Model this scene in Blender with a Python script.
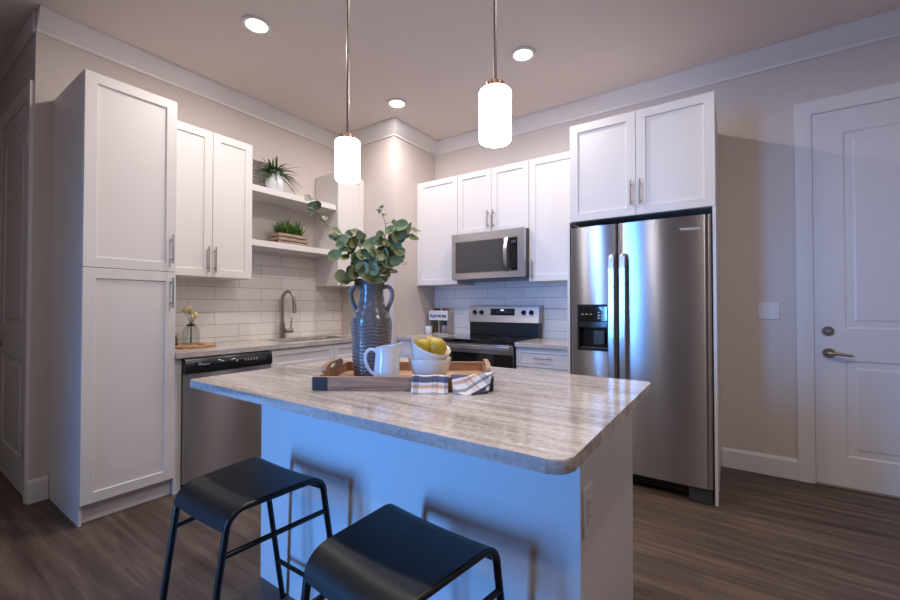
import bpy, bmesh, math, random
from mathutils import Vector, Matrix

for o in list(bpy.data.objects):
    bpy.data.objects.remove(o, do_unlink=True)
SC = bpy.context.scene
COL = SC.collection
PI = math.pi
rnd = random.Random(7)

def lin(c):
    return c / 12.92 if c <= .04045 else ((c + .055) / 1.055) ** 2.4
def rgb(r, g, b):
    return (lin(r / 255), lin(g / 255), lin(b / 255), 1)

# ------------------------------------------------------------------ camera
cam = bpy.data.cameras.new('camera')
cam.sensor_width = 36
cam.lens = 36 * 408.3 / 900
cam.clip_start = .02
cam_ob = bpy.data.objects.new('camera', cam)
COL.objects.link(cam_ob)
cam_ob.location = (3.603, -3.781, 1.228)
cam_ob.rotation_euler = (math.radians(90 + .815), 0, math.radians(34.518))
SC.camera = cam_ob

# ------------------------------------------------------------------ light set-up
SC.view_settings.view_transform = 'Standard'
SC.view_settings.look = 'None'
SC.view_settings.gamma = 1
SC.view_settings.use_curve_mapping = False
SC.view_settings.exposure = 0.2
SC.cycles.max_bounces = 8
SC.cycles.diffuse_bounces = 5
SC.cycles.glossy_bounces = 4
SC.cycles.transmission_bounces = 6
SC.cycles.caustics_reflective = False
SC.cycles.caustics_refractive = False
SC.cycles.sample_clamp_indirect = 4

w = bpy.data.worlds.new('world')
SC.world = w
w.use_nodes = True
w.node_tree.nodes['Background'].inputs[0].default_value = (.35, .55, 1, 1)
w.node_tree.nodes['Background'].inputs[1].default_value = 1.0

def area(name, loc, rot, sx, sy, power, color, spread=PI, shape='RECTANGLE'):
    l = bpy.data.lights.new(name, 'AREA')
    l.shape = shape
    l.size = sx
    l.size_y = sy
    l.energy = power
    l.color = color
    l.spread = spread
    o = bpy.data.objects.new(name, l)
    COL.objects.link(o)
    o.location = loc
    o.rotation_euler = rot
    return o

WINX0, WINX1, WINZ0, WINZ1, FRONTY = 0.95, 1.65, .05, 2.35, -7.0
DAY = (.11, .39, 1.0)
# daylight outside the big sliding window behind the camera
area('daylight', ((WINX0 + WINX1) / 2, FRONTY - .25, 1.2), (math.radians(81.5), 0, math.radians(-15.5)), .7, 2.3, 38, DAY, math.radians(60))
CAN_POWER = 12.5
CAN_COL = (1.0, .905, .86)
PEND_EMIT = 17.0
H = 3.09          # ceiling height
CB = 2.96         # bottom of crown

# ------------------------------------------------------------------ materials
def nodes(name):
    m = bpy.data.materials.new(name)
    m.use_nodes = True
    nt = m.node_tree
    return m, nt, nt.nodes['Principled BSDF']

def simple(name, col, rough=.5, metal=0, bump=0, bscale=200, var=0, vscale=6, coat=0, spec=.5):
    m, nt, b = nodes(name)
    b.inputs['Base Color'].default_value = col
    b.inputs['Roughness'].default_value = rough
    b.inputs['Metallic'].default_value = metal
    b.inputs['Coat Weight'].default_value = coat
    b.inputs['Specular IOR Level'].default_value = spec
    tc = nt.nodes.new('ShaderNodeTexCoord')
    if var:
        n = nt.nodes.new('ShaderNodeTexNoise')
        n.inputs['Scale'].default_value = vscale
        n.inputs['Detail'].default_value = 4
        nt.links.new(tc.outputs['Object'], n.inputs['Vector'])
        mx = nt.nodes.new('ShaderNodeMix')
        mx.data_type = 'RGBA'
        mx.inputs['A'].default_value = tuple(c * (1 - var) for c in col[:3]) + (1,)
        mx.inputs['B'].default_value = tuple(min(1, c * (1 + var)) for c in col[:3]) + (1,)
        nt.links.new(n.outputs['Fac'], mx.inputs['Factor'])
        nt.links.new(mx.outputs['Result'], b.inputs['Base Color'])
    if bump:
        n = nt.nodes.new('ShaderNodeTexNoise')
        n.inputs['Scale'].default_value = bscale
        n.inputs['Detail'].default_value = 3
        nt.links.new(tc.outputs['Object'], n.inputs['Vector'])
        bp = nt.nodes.new('ShaderNodeBump')
        bp.inputs['Strength'].default_value = bump
        bp.inputs['Distance'].default_value = .002
        nt.links.new(n.outputs['Fac'], bp.inputs['Height'])
        nt.links.new(bp.outputs['Normal'], b.inputs['Normal'])
    return m

def stretched(name, cols, scale, vec_scale, rough, detail=8, distort=0, coat=0, grain=0, grain_scale=60, rvar=0):
    """noise stretched along one axis, through a colour ramp"""
    m, nt, b = nodes(name)
    tc = nt.nodes.new('ShaderNodeTexCoord')
    mp = nt.nodes.new('ShaderNodeMapping')
    mp.inputs['Scale'].default_value = vec_scale
    nt.links.new(tc.outputs['Object'], mp.inputs['Vector'])
    n = nt.nodes.new('ShaderNodeTexNoise')
    n.inputs['Scale'].default_value = scale
    n.inputs['Detail'].default_value = detail
    n.inputs['Roughness'].default_value = .62
    n.inputs['Distortion'].default_value = distort
    nt.links.new(mp.outputs['Vector'], n.inputs['Vector'])
    fac = n.outputs['Fac']
    if grain:
        g = nt.nodes.new('ShaderNodeTexNoise')
        g.inputs['Scale'].default_value = grain_scale
        g.inputs['Detail'].default_value = 3
        nt.links.new(tc.outputs['Object'], g.inputs['Vector'])
        mm = nt.nodes.new('ShaderNodeMix')
        mm.inputs['Factor'].default_value = grain
        nt.links.new(fac, mm.inputs['A'])
        nt.links.new(g.outputs['Fac'], mm.inputs['B'])
        fac = mm.outputs['Result']
    cr = nt.nodes.new('ShaderNodeValToRGB')
    e = cr.color_ramp.elements
    e[0].position, e[0].color = cols[0]
    e[1].position, e[1].color = cols[-1]
    for p, c in cols[1:-1]:
        x = e.new(p)
        x.color = c
    nt.links.new(fac, cr.inputs['Fac'])
    nt.links.new(cr.outputs['Color'], b.inputs['Base Color'])
    b.inputs['Roughness'].default_value = rough
    b.inputs['Coat Weight'].default_value = coat
    return m

def stainless(name, base, rough=.28, aniso=.75):
    m, nt, b = nodes(name)
    b.inputs['Base Color'].default_value = base
    b.inputs['Metallic'].default_value = 1
    b.inputs['Roughness'].default_value = rough
    b.inputs['Anisotropic'].default_value = aniso
    b.inputs['Anisotropic Rotation'].default_value = .25
    tg = nt.nodes.new('ShaderNodeTangent')
    tg.direction_type = 'RADIAL'
    tg.axis = 'Z'
    nt.links.new(tg.outputs['Tangent'], b.inputs['Tangent'])
    return m

def tile_mat(name, axis):
    m, nt, b = nodes(name)
    tc = nt.nodes.new('ShaderNodeTexCoord')
    sp = nt.nodes.new('ShaderNodeSeparateXYZ')
    cb = nt.nodes.new('ShaderNodeCombineXYZ')
    nt.links.new(tc.outputs['Object'], sp.inputs[0])
    nt.links.new(sp.outputs[axis], cb.inputs[0])
    za = nt.nodes.new('ShaderNodeMath')
    za.operation = 'ADD'
    za.inputs[1].default_value = -.04 if axis == 'Y' else .02
    nt.links.new(sp.outputs['Z'], za.inputs[0])
    nt.links.new(za.outputs[0], cb.inputs[1])
    br = nt.nodes.new('ShaderNodeTexBrick')
    br.offset = .5
    br.inputs['Scale'].default_value = 1
    br.inputs['Brick Width'].default_value = .415
    br.inputs['Row Height'].default_value = .107
    br.inputs['Mortar Size'].default_value = .0022
    br.inputs['Mortar Smooth'].default_value = .1
    br.inputs['Bias'].default_value = 0
    br.inputs['Color1'].default_value = rgb(236, 232, 228)
    br.inputs['Color2'].default_value = rgb(226, 222, 218)
    br.inputs['Mortar'].default_value = rgb(176, 169, 164)
    nt.links.new(cb.outputs[0], br.inputs['Vector'])
    nt.links.new(br.outputs['Color'], b.inputs['Base Color'])
    b.inputs['Roughness'].default_value = .22
    bp = nt.nodes.new('ShaderNodeBump')
    bp.inputs['Strength'].default_value = .5
    bp.inputs['Distance'].default_value = .002
    bp.invert = True
    nt.links.new(br.outputs['Fac'], bp.inputs['Height'])
    nt.links.new(bp.outputs['Normal'], b.inputs['Normal'])
    return m

def floor_mat():
    m, nt, b = nodes('vinyl_planks')
    tc = nt.nodes.new('ShaderNodeTexCoord')
    br = nt.nodes.new('ShaderNodeTexBrick')
    br.offset = .37
    br.inputs['Scale'].default_value = 1
    br.inputs['Brick Width'].default_value = 1.22
    br.inputs['Row Height'].default_value = .18
    br.inputs['Mortar Size'].default_value = .0012
    br.inputs['Color1'].default_value = (.42, .42, .42, 1)
    br.inputs['Color2'].default_value = (.58, .58, .58, 1)
    br.inputs['Mortar'].default_value = (.3, .3, .3, 1)
    nt.links.new(tc.outputs['Object'], br.inputs['Vector'])
    mp = nt.nodes.new('ShaderNodeMapping')
    mp.inputs['Scale'].default_value = (.7, 10, 1)
    nt.links.new(tc.outputs['Object'], mp.inputs['Vector'])
    n = nt.nodes.new('ShaderNodeTexNoise')
    n.inputs['Scale'].default_value = 2.2
    n.inputs['Detail'].default_value = 9
    n.inputs['Roughness'].default_value = .6
    n.inputs['Distortion'].default_value = .15
    nt.links.new(mp.outputs['Vector'], n.inputs['Vector'])
    mm = nt.nodes.new('ShaderNodeMix')
    mm.inputs['Factor'].default_value = .72
    nt.links.new(br.outputs['Color'], mm.inputs['A'])
    nt.links.new(n.outputs['Fac'], mm.inputs['B'])
    cr = nt.nodes.new('ShaderNodeValToRGB')
    e = cr.color_ramp.elements
    e[0].position, e[0].color = .34, rgb(62, 50, 44)
    e[1].position, e[1].color = .68, rgb(118, 102, 91)
    x = e.new(.5)
    x.color = rgb(88, 74, 66)
    nt.links.new(mm.outputs['Result'], cr.inputs['Fac'])
    nt.links.new(cr.outputs['Color'], b.inputs['Base Color'])
    b.inputs['Roughness'].default_value = .5
    b.inputs['Specular IOR Level'].default_value = .35
    bp = nt.nodes.new('ShaderNodeBump')
    bp.inputs['Strength'].default_value = .12
    bp.inputs['Distance'].default_value = .002
    nt.links.new(n.outputs['Fac'], bp.inputs['Height'])
    nt.links.new(bp.outputs['Normal'], b.inputs['Normal'])
    return m

def plaid_mat(name='plaid_cloth'):
    m, nt, b = nodes(name)
    uv = nt.nodes.new('ShaderNodeUVMap')
    sp = nt.nodes.new('ShaderNodeSeparateXYZ')
    nt.links.new(uv.outputs['UV'], sp.inputs[0])
    def stripes(out, stops):
        fr = nt.nodes.new('ShaderNodeMath')
        fr.operation = 'FRACT'
        nt.links.new(out, fr.inputs[0])
        cr = nt.nodes.new('ShaderNodeValToRGB')
        cr.color_ramp.interpolation = 'CONSTANT'
        e = cr.color_ramp.elements
        e[0].position, e[0].color = 0, stops[0][1]
        e[1].position, e[1].color = stops[1]
        for p, c in stops[2:]:
            e.new(p).color = c
        nt.links.new(fr.outputs[0], cr.inputs['Fac'])
        return cr.outputs['Color']
    W, B, T, G = rgb(240, 236, 232), rgb(96, 104, 126), rgb(214, 182, 156), rgb(160, 162, 172)
    a = stripes(sp.outputs['Y'], [(0, B), (.22, W), (.30, T), (.42, W), (.60, G), (.72, W)])
    c = stripes(sp.outputs['X'], [(0, W), (.10, G), (.28, W), (.44, W), (.70, G), (.725, W), (.76, G), (.785, W), (.82, T), (.9, W)])
    mx = nt.nodes.new('ShaderNodeMix')
    mx.data_type = 'RGBA'
    mx.blend_type = 'MULTIPLY'
    mx.inputs['Factor'].default_value = .75
    nt.links.new(a, mx.inputs['A'])
    nt.links.new(c, mx.inputs['B'])
    nt.links.new(mx.outputs['Result'], b.inputs['Base Color'])
    b.inputs['Roughness'].default_value = .9
    return m

def glass_mat(name, tint=(1, 1, 1, 1), fac=.12):
    m = bpy.data.materials.new(name)
    m.use_nodes = True
    nt = m.node_tree
    nt.nodes.clear()
    out = nt.nodes.new('ShaderNodeOutputMaterial')
    mx = nt.nodes.new('ShaderNodeMixShader')
    tr = nt.nodes.new('ShaderNodeBsdfTransparent')
    tr.inputs[0].default_value = tint
    gl = nt.nodes.new('ShaderNodeBsdfGlossy')
    gl.inputs['Roughness'].default_value = .03
    lw = nt.nodes.new('ShaderNodeLayerWeight')
    lw.inputs['Blend'].default_value = .25
    ad = nt.nodes.new('ShaderNodeMath')
    ad.operation = 'MULTIPLY'
    ad.inputs[1].default_value = fac * 5
    nt.links.new(lw.outputs['Facing'], ad.inputs[0])
    nt.links.new(ad.outputs[0], mx.inputs[0])
    nt.links.new(tr.outputs[0], mx.inputs[1])
    nt.links.new(gl.outputs[0], mx.inputs[2])
    nt.links.new(mx.outputs[0], out.inputs[0])
    return m

def emit_mat(name, col, strength, base=(.9, .9, .9, 1)):
    m, nt, b = nodes(name)
    b.inputs['Base Color'].default_value = base
    b.inputs['Emission Color'].default_value = col
    b.inputs['Emission Strength'].default_value = strength
    b.inputs['Roughness'].default_value = .3
    return m

M = dict(
    wall=simple('wall_paint', rgb(209, 200, 195), .7, bump=.05, bscale=260),
    ceiling=simple('ceiling_paint', rgb(228, 218, 214), .85, bump=.05, bscale=200),
    trim=simple('trim_paint', rgb(226, 223, 224), .4),
    cab=simple('cabinet_paint', rgb(220, 217, 217), .38),
    door=simple('door_paint', rgb(218, 216, 220), .4),
    nickel=simple('brushed_nickel', rgb(168, 158, 150), .32, 1),
    dark_nickel=simple('satin_nickel', rgb(134, 126, 122), .34, 1),
    bronze=simple('satin_brass', rgb(172, 160, 140), .3, 1),
    black_metal=simple('black_powder_coat', rgb(13, 13, 14), .36, bump=.08, bscale=500),
    black_seat=simple('black_seat_paint', rgb(11, 11, 12), .48, bump=.12, bscale=300, var=.3, vscale=12),
    black_glass=simple('black_glass', rgb(12, 12, 14), .06, coat=.5),
    black_plastic=simple('black_plastic', rgb(18, 18, 20), .3),
    dark_cavity=simple('dark_plastic', rgb(8, 8, 9), .5),
    grey_plastic=simple('grey_plastic', rgb(60, 62, 68), .35),
    display=simple('display_glass', rgb(38, 40, 48), .12),
    mw_glass=simple('oven_window_glass', rgb(62, 62, 64), .12, coat=.3),
    steel=stainless('stainless_steel', rgb(172, 170, 172), .28, 1.0),
    steel_panel=stainless('matte_stainless', rgb(186, 186, 190), .42, .3),
    steel_bright=stainless('stainless_trim', rgb(198, 196, 198), .26, .5),
    white_plastic=simple('white_plastic', rgb(224, 222, 222), .35),
    floor=floor_mat(),
    granite=stretched('striped_granite', [(.30, rgb(120, 110, 106)), (.42, rgb(164, 154, 148)), (.52, rgb(190, 181, 175)), (.62, rgb(208, 201, 197)), (.74, rgb(232, 229, 227))],
                      3.2, (.55, 7, 7), .10, 10, .5, grain=.32, grain_scale=75),
    granite_dark=stretched('speckled_granite', [(.30, rgb(150, 141, 136)), (.5, rgb(186, 178, 173)), (.7, rgb(214, 208, 204))],
                      5, (1, 3, 3), .14, 9, .4, grain=.45, grain_scale=90),
    tray_wood=stretched('rustic_wood', [(.3, rgb(118, 88, 68)), (.5, rgb(166, 130, 104)), (.72, rgb(198, 162, 132))], 4, (1.2, 14, 14), .6, 8, .6),
    board_wood=stretched('pale_wood', [(.3, rgb(150, 112, 76)), (.5, rgb(184, 146, 106)), (.72, rgb(204, 168, 128))], 5, (10, 1.5, 10), .55, 8, .4),
    crate_wood=stretched('weathered_wood', [(.3, rgb(112, 92, 80)), (.5, rgb(150, 130, 116)), (.72, rgb(182, 164, 150))], 5, (12, 1.5, 12), .8, 8, .4),
    vase=simple('grey_glaze', rgb(112, 109, 109), .2, coat=.3, var=.08, vscale=15),
    white_glaze=simple('white_glaze', rgb(226, 230, 236), .12, coat=.6),
    cream_glaze=simple('cream_glaze', rgb(228, 222, 214), .16, coat=.5),
    pear=simple('pear_skin', rgb(176, 150, 36), .38, var=.18, vscale=18),
    stem=simple('twig', rgb(92, 84, 62), .7),
    leaf=simple('eucalyptus_leaf', rgb(102, 118, 76), .55, var=.3, vscale=30),
    leaf_light=simple('young_eucalyptus_leaf', rgb(148, 152, 100), .55, var=.2, vscale=30),
    fern=simple('fern_green', rgb(78, 112, 66), .5, var=.3, vscale=30),
    grass=simple('grass_green', rgb(78, 116, 44), .5, var=.35, vscale=30),
    soil=simple('soil', rgb(52, 40, 32), .95, bump=.6, bscale=80),
    basket=stretched('grey_weave', [(.32, rgb(74, 70, 70)), (.5, rgb(112, 106, 105)), (.7, rgb(150, 144, 142))], 40, (1, 1, 3), .85, 3),
    glass=glass_mat('clear_glass', (.93, .95, .95, 1), .13),
    pane=glass_mat('window_glass', (.97, .98, 1, 1), .05),
    dried=simple('dried_flower', rgb(206, 192, 150), .9, var=.15, vscale=60),
    shade=emit_mat('opal_glass', (1.0, .92, .88, 1), PEND_EMIT),
    can=emit_mat('lamp_lens', (1.0, .9, .8, 1), 9),
    plaid=plaid_mat(),
    blue_ink=simple('blue_print', rgb(70, 108, 158), .6),
    dark_ink=simple('dark_print', rgb(70, 68, 74), .6),
    grey_ink=simple('pale_print', rgb(206, 208, 212), .5),
    orange=simple('orange_paper', rgb(186, 112, 66), .7, var=.2, vscale=60),
    brown=simple('coffee_brown', rgb(104, 74, 46), .8, var=.3, vscale=80),
    pink=simple('blush_paper', rgb(196, 170, 172), .7, var=.15, vscale=60),
    paper=simple('paper_white', rgb(232, 232, 234), .8),
    black_tray=simple('black_strap', rgb(44, 44, 52), .5),
    silver=simple('silver_metal', rgb(150, 140, 138), .25, 1),
)

# ------------------------------------------------------------------ mesh helpers
ORG = {}
class MB:
    def __init__(s):
        s.bm = bmesh.new()
    def box(s, x0, x1, y0, y1, z0, z1, bev=0, seg=2):
        r = bmesh.ops.create_cube(s.bm, size=1)
        vs = r['verts']
        for v in vs:
            v.co = Vector(((x0 + x1) / 2 + v.co.x * (x1 - x0), (y0 + y1) / 2 + v.co.y * (y1 - y0), (z0 + z1) / 2 + v.co.z * (z1 - z0)))
        if bev:
            es = list({e for v in vs for e in v.link_edges})
            bmesh.ops.bevel(s.bm, geom=es, offset=bev, segments=seg, affect='EDGES', profile=.5)
        return s
    def rings(s, rings, close=True, cap0=False, cap1=False):
        vr = [[s.bm.verts.new(p) for p in r] for r in rings]
        n = len(vr[0])
        for a, b in zip(vr, vr[1:]):
            for i in range(n if close else n - 1):
                j = (i + 1) % n
                try:
                    s.bm.faces.new((a[i], a[j], b[j], b[i]))
                except ValueError:
                    pass
        if cap0:
            s.bm.faces.new(list(reversed(vr[0])))
        if cap1:
            s.bm.faces.new(vr[-1])
        return vr
    def lathe(s, prof, c=(0, 0, 0), n=32, cap0=False, cap1=False, rfun=None):
        rg = []
        for k, (r, z) in enumerate(prof):
            rr = []
            for i in range(n):
                a = 2 * PI * i / n
                q = rfun(r, z, a) if rfun else r
                rr.append((c[0] + q * math.cos(a), c[1] + q * math.sin(a), c[2] + z))
            rg.append(rr)
        s.rings(rg, True, cap0, cap1)
        return s
    def tube(s, pts, r, n=10, closed=False, cap=True):
        pts = [Vector(p) for p in pts]
        rs = r if isinstance(r, (list, tuple)) else [r] * len(pts)
        m = len(pts)
        rg = []
        up = None
        for i, p in enumerate(pts):
            if closed:
                t = pts[(i + 1) % m] - pts[i - 1]
            else:
                t = pts[min(i + 1, m - 1)] - pts[max(i - 1, 0)]
            t.normalize()
            if up is None:
                up = Vector((0, 0, 1)) if abs(t.z) < .9 else Vector((1, 0, 0))
            a = up - t * up.dot(t)
            if a.length < 1e-5:
                a = t.orthogonal()
            a.normalize()
            up = a
            b = t.cross(a)
            rg.append([p + (a * math.cos(2 * PI * k / n) + b * math.sin(2 * PI * k / n)) * rs[i] for k in range(n)])
        if closed:
            rg.append(rg[0])
            s.rings(rg[:-1])
            a, bq = rg[-2], rg[0]
            s.rings([a, bq])
        else:
            s.rings(rg, True, cap, cap)
        return s
    def cyl(s, p0, p1, r, n=20, r1=None):
        return s.tube([p0, p1], [r, r if r1 is None else r1], n)
    def prism(s, pts, vec, bev=0):
        vec = Vector(vec)
        a = [s.bm.verts.new(p) for p in pts]
        b = [s.bm.verts.new(Vector(p) + vec) for p in pts]
        n = len(a)
        fs = [s.bm.faces.new(list(reversed(a))), s.bm.faces.new(b)]
        for i in range(n):
            fs.append(s.bm.faces.new((a[i], a[(i + 1) % n], b[(i + 1) % n], b[i])))
        if bev:
            es = list({e for f in fs[:2] for e in f.edges})
            bmesh.ops.bevel(s.bm, geom=es, offset=bev, segments=2, affect='EDGES', profile=.5)
        return s
    def xform(s, mat):
        bmesh.ops.transform(s.bm, matrix=mat, verts=s.bm.verts)
        return s
    def build(s, name, mat, parent=None, smooth=True, local=False, ang=38, kind=None):
        bmesh.ops.remove_doubles(s.bm, verts=s.bm.verts, dist=1e-6)
        bmesh.ops.recalc_face_normals(s.bm, faces=s.bm.faces)
        me = bpy.data.meshes.new(name)
        if parent is not None:
            org = Vector((0, 0, 0)) if local else ORG.get(parent.name, Vector((0, 0, 0)))
        else:
            xs = [v.co for v in s.bm.verts]
            org = Vector(((min(v.x for v in xs) + max(v.x for v in xs)) / 2, (min(v.y for v in xs) + max(v.y for v in xs)) / 2, min(v.z for v in xs)))
        bmesh.ops.translate(s.bm, vec=-org, verts=s.bm.verts)
        s.bm.to_mesh(me)
        s.bm.free()
        me.materials.append(mat)
        if smooth:
            me.set_sharp_from_angle(angle=math.radians(ang))
            me.update()
            for p in me.polygons:
                q = p.normal
                p.use_smooth = max(abs(q.x), abs(q.y), abs(q.z)) < .99995
        o = bpy.data.objects.new(name, me)
        COL.objects.link(o)
        if parent is not None:
            o.parent = parent
            ORG[o.name] = org
        else:
            o.location = org
            ORG[o.name] = org
        if kind:
            o['kind'] = kind
        return o

def thing(name, label, cat, loc, rz=0, group=None, rot=None):
    o = bpy.data.objects.new(name, None)
    COL.objects.link(o)
    o.empty_display_size = .05
    o.location = loc
    o.rotation_euler = rot if rot else (0, 0, rz)
    ORG[o.name] = Vector(loc)
    o['label'] = label
    o['category'] = cat
    if group:
        o['group'] = group
    return o
def tag(o, label, cat, group=None):
    o['label'] = label
    o['category'] = cat
    if group:
        o['group'] = group
    return o
def struct(o):
    o['kind'] = 'structure'
    return o
def lab(o, label):
    o['label'] = label
    return o
def copy_tree(o, parent=None):
    c = o.copy()
    COL.objects.link(c)
    if parent is not None:
        c.parent = parent
        c.matrix_parent_inverse = o.matrix_parent_inverse
    for ch in list(o.children):
        copy_tree(ch, c)
    return c
def text_mesh(name, body, size, mat, parent, loc, rot):
    cu = bpy.data.curves.new(name, 'FONT')
    cu.body = body
    cu.size = size
    cu.extrude = .0006
    cu.align_x = 'CENTER'
    cu.align_y = 'CENTER'
    tmp = bpy.data.objects.new(name + '_curve', cu)
    COL.objects.link(tmp)
    bpy.context.view_layer.update()
    me = bpy.data.meshes.new_from_object(tmp)
    bpy.data.objects.remove(tmp, do_unlink=True)
    me.name = name
    me.transform(Matrix.Translation(Vector(loc) - ORG[parent.name]) @ rot.to_4x4())
    me.materials.clear()
    me.materials.append(mat)
    o = bpy.data.objects.new(name, me)
    COL.objects.link(o)
    o.parent = parent
    ORG[o.name] = ORG[parent.name]
    return o

# face frames: local (u, out, z) -> world.  'A' faces +x, 'B' faces -y, 'I' faces +y
def facer(kind, base):
    if kind == 'A':
        return lambda u, o, z: Vector((base + o, u, z))
    if kind == 'B':
        return lambda u, o, z: Vector((u, base - o, z))
    return lambda u, o, z: Vector((u, base + o, z))

def shaker(parent, f, u0, u1, z0, z1, mat=None, t=.02, rail=.058, name='door', depth=.009):
    m = MB()
    g = .0015
    u0, u1, z0, z1 = u0 + g, u1 - g, z0 + g, z1 - g
    e = .0015
    def rect(i, o):
        return [f(u0 + i, o, z0 + i), f(u1 - i, o, z0 + i), f(u1 - i, o, z1 - i), f(u0 + i, o, z1 - i)]
    m.rings([rect(0, 0), rect(0, t - e), rect(e, t), rect(rail, t), rect(rail + .003, t - depth)], True, True, True)
    return m.build(name, mat or M['cab'], parent, ang=20)

def bar_handle(parent, f, u, z, length, vertical=True, name='handle', out=.034, r=.0055):
    m = MB()
    h = length / 2
    def P(a, o):
        return f(u, o, z + a) if vertical else f(u + a, o, z)
    m.cyl(P(-h, out), P(h, out), r, 12)
    for a in (-h * .68, h * .68):
        m.cyl(P(a, 0), P(a, out), r * .8, 10)
    return m.build(name, M['nickel'], parent)

# ------------------------------------------------------------------ the room
X1, HX = 6.2, -3.2
WY = -3.158
CX, CY = .793, -.698
m = MB(); m.box(HX - .2, X1 + .2, FRONTY - .2, .2, -.1, 0)
struct(m.build('floor', M['floor'], smooth=False))
m = MB(); m.box(HX - .2, X1 + .2, FRONTY - .2, .2, H, H + .1)
struct(m.build('ceiling', M['ceiling'], smooth=False))
m = MB(); m.box(-.12, 0, WY, 0, 0, H)
struct(m.build('wall_left', M['wall'], smooth=False))
m = MB(); m.box(-.12, X1, 0, .12, 0, H)
struct(m.build('wall_back', M['wall'], smooth=False))
m = MB(); m.box(0, CX, CY, 0, 0, H)
struct(m.build('wall_corner', M['wall'], smooth=False))
m = MB(); m.box(HX, -.12, WY, WY + .12, 0, H)
struct(m.build('wall_hall', M['wall'], smooth=False))
m = MB(); m.box(HX - .12, HX, -4.72, WY + .12, 0, H)
struct(m.build('wall_hall_end', M['wall'], smooth=False))
m = MB(); m.box(HX, .35, -4.72, -4.6, 0, H); m.box(.23, .35, FRONTY, -4.72, 0, H)  # unseen wall, set here to keep the window's blue light off the hall
struct(m.build('wall_living', M['wall'], smooth=False))
m = MB(); m.box(X1, X1 + .12, FRONTY, .12, 0, H)
struct(m.build('wall_right', M['wall'], smooth=False))
m = MB()
m.box(.23, WINX0, FRONTY - .12, FRONTY, 0, H)
m.box(WINX1, X1, FRONTY - .12, FRONTY, 0, H)
m.box(WINX0, WINX1, FRONTY - .12, FRONTY, WINZ1, H)
m.box(WINX0, WINX1, FRONTY - .12, FRONTY, 0, WINZ0)
struct(m.build('wall_front', M['wall'], smooth=False))
# window behind the camera
wn = thing('window_1', 'tall sliding glass window', 'window', ((WINX0 + WINX1) / 2, FRONTY - .06, WINZ0))
for k in ('label', 'category'):
    del wn[k]
struct(wn)
m = MB()
for (a, b, c, d) in ((WINX0, WINX0 + .05, WINZ0, WINZ1), (WINX1 - .05, WINX1, WINZ0, WINZ1), (WINX0 + .05, WINX1 - .05, WINZ0, WINZ0 + .05),
                     (WINX0 + .05, WINX1 - .05, WINZ1 - .05, WINZ1), ((WINX0 + WINX1) / 2 - .03, (WINX0 + WINX1) / 2 + .03, WINZ0 + .05, WINZ1 - .05)):
    m.box(a, b, FRONTY - .09, FRONTY - .03, c, d)
m.build('window_frame', M['trim'], wn, smooth=False)
m = MB(); m.box(WINX0 + .05, WINX1 - .05, FRONTY - .063, FRONTY - .058, WINZ0 + .05, WINZ1 - .05)
m.build('pane', M['pane'], wn, smooth=False)

# crown moulding: profile (out from wall, z), swept along each wall run with mitred corners
CR = [(0, CB), (.012, CB), (.016, CB + .02), (.03, CB + .03), (.075, CB + .085), (.09, CB + .10), (.10, CB + .115), (.10, H)]
def crown(name, path, norms):
    """path: corner points, norms: mitre vectors giving room-side offset at each"""
    m = MB()
    rg = []
    for (px, py), (nx, ny) in zip(path, norms):
        rg.append([(px + nx * o, py + ny * o, z) for o, z in CR] + [(px, py, H)])
    m.rings(rg, True, True, True)
    struct(m.build(name, M['trim'], ang=25))
crown('trim_1', [(0, WY), (0, CY), (CX, CY), (CX, 0), (X1, 0)], [(1, 0), (1, -1), (1, -1), (1, -1), (0, -1)])
m = MB(); m.box(HX, 0, WY - .014, WY - .0003, CB, H - .0003, .002)
struct(m.build('trim_5', M['trim']))

# baseboards
def base(name, f, u0, u1, h=.145, t=.015):
    m = MB()
    prof = [(0, 0), (t, 0), (t, h - .02), (t * .6, h - .006), (t * .45, h), (0, h)]
    m.rings([[f(u0, o, z) for o, z in prof], [f(u1, o, z) for o, z in prof]], True, True, True)
    struct(m.build(name, M['trim'], smooth=False))
DX0, DX1, DTOP = 4.081, 5.0, 2.562
CAS = .092
base('baseboard_back', facer('B', 0), 3.536, DX0 - CAS - .004)
base('baseboard_right', facer('B', 0), DX1 + CAS + .004, X1)
base('baseboard_left', facer('A', 0), WY - .015, -3.075)
m = MB(); m.box(-.012, .0, WY - .015, WY - .0005, 0, .14, .003)
struct(m.build('baseboard_hall', M['trim']))

# tiled splashbacks
m = MB(); m.box(.0005, .009, -2.60, CY - .001, .921, 1.78)
struct(m.build('wall_splashback_left', tile_mat('tile_left', 'Y'), smooth=False))
m = MB(); m.box(CX + .001, 2.598, -.009, -.0005, .90, 1.60)
struct(m.build('wall_splashback_back', tile_mat('tile_back', 'X'), smooth=False))

# ------------------------------------------------------------------ doors
def casing(name, f, u0, u1, zt, wd, t=.02):
    m = MB()
    def prof(s0, s1):
        return [(s0, 0), (s0, t), ((s0 * .3 + s1 * .7), t * .9), (s1 - (s1 - s0) * .1, t * .55), (s1, t * .5), (s1, 0)]
    # outer -> inner profile around three sides
    out = []
    for (du, dz, cu, cz) in ((-1, 0, u0, 0), (-1, 1, u0, zt), (1, 1, u1, zt), (1, 0, u1, 0)):
        out.append([f(cu + du * s, o, cz + dz * s) for s, o in ((wd, 0), (wd, t), (wd * .35, t * .9), (wd * .1, t * .55), (0, t * .5), (0, 0))])
    m.rings(out, True, True, True)
    return struct(m.build(name, M['trim'], ang=25))

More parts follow.
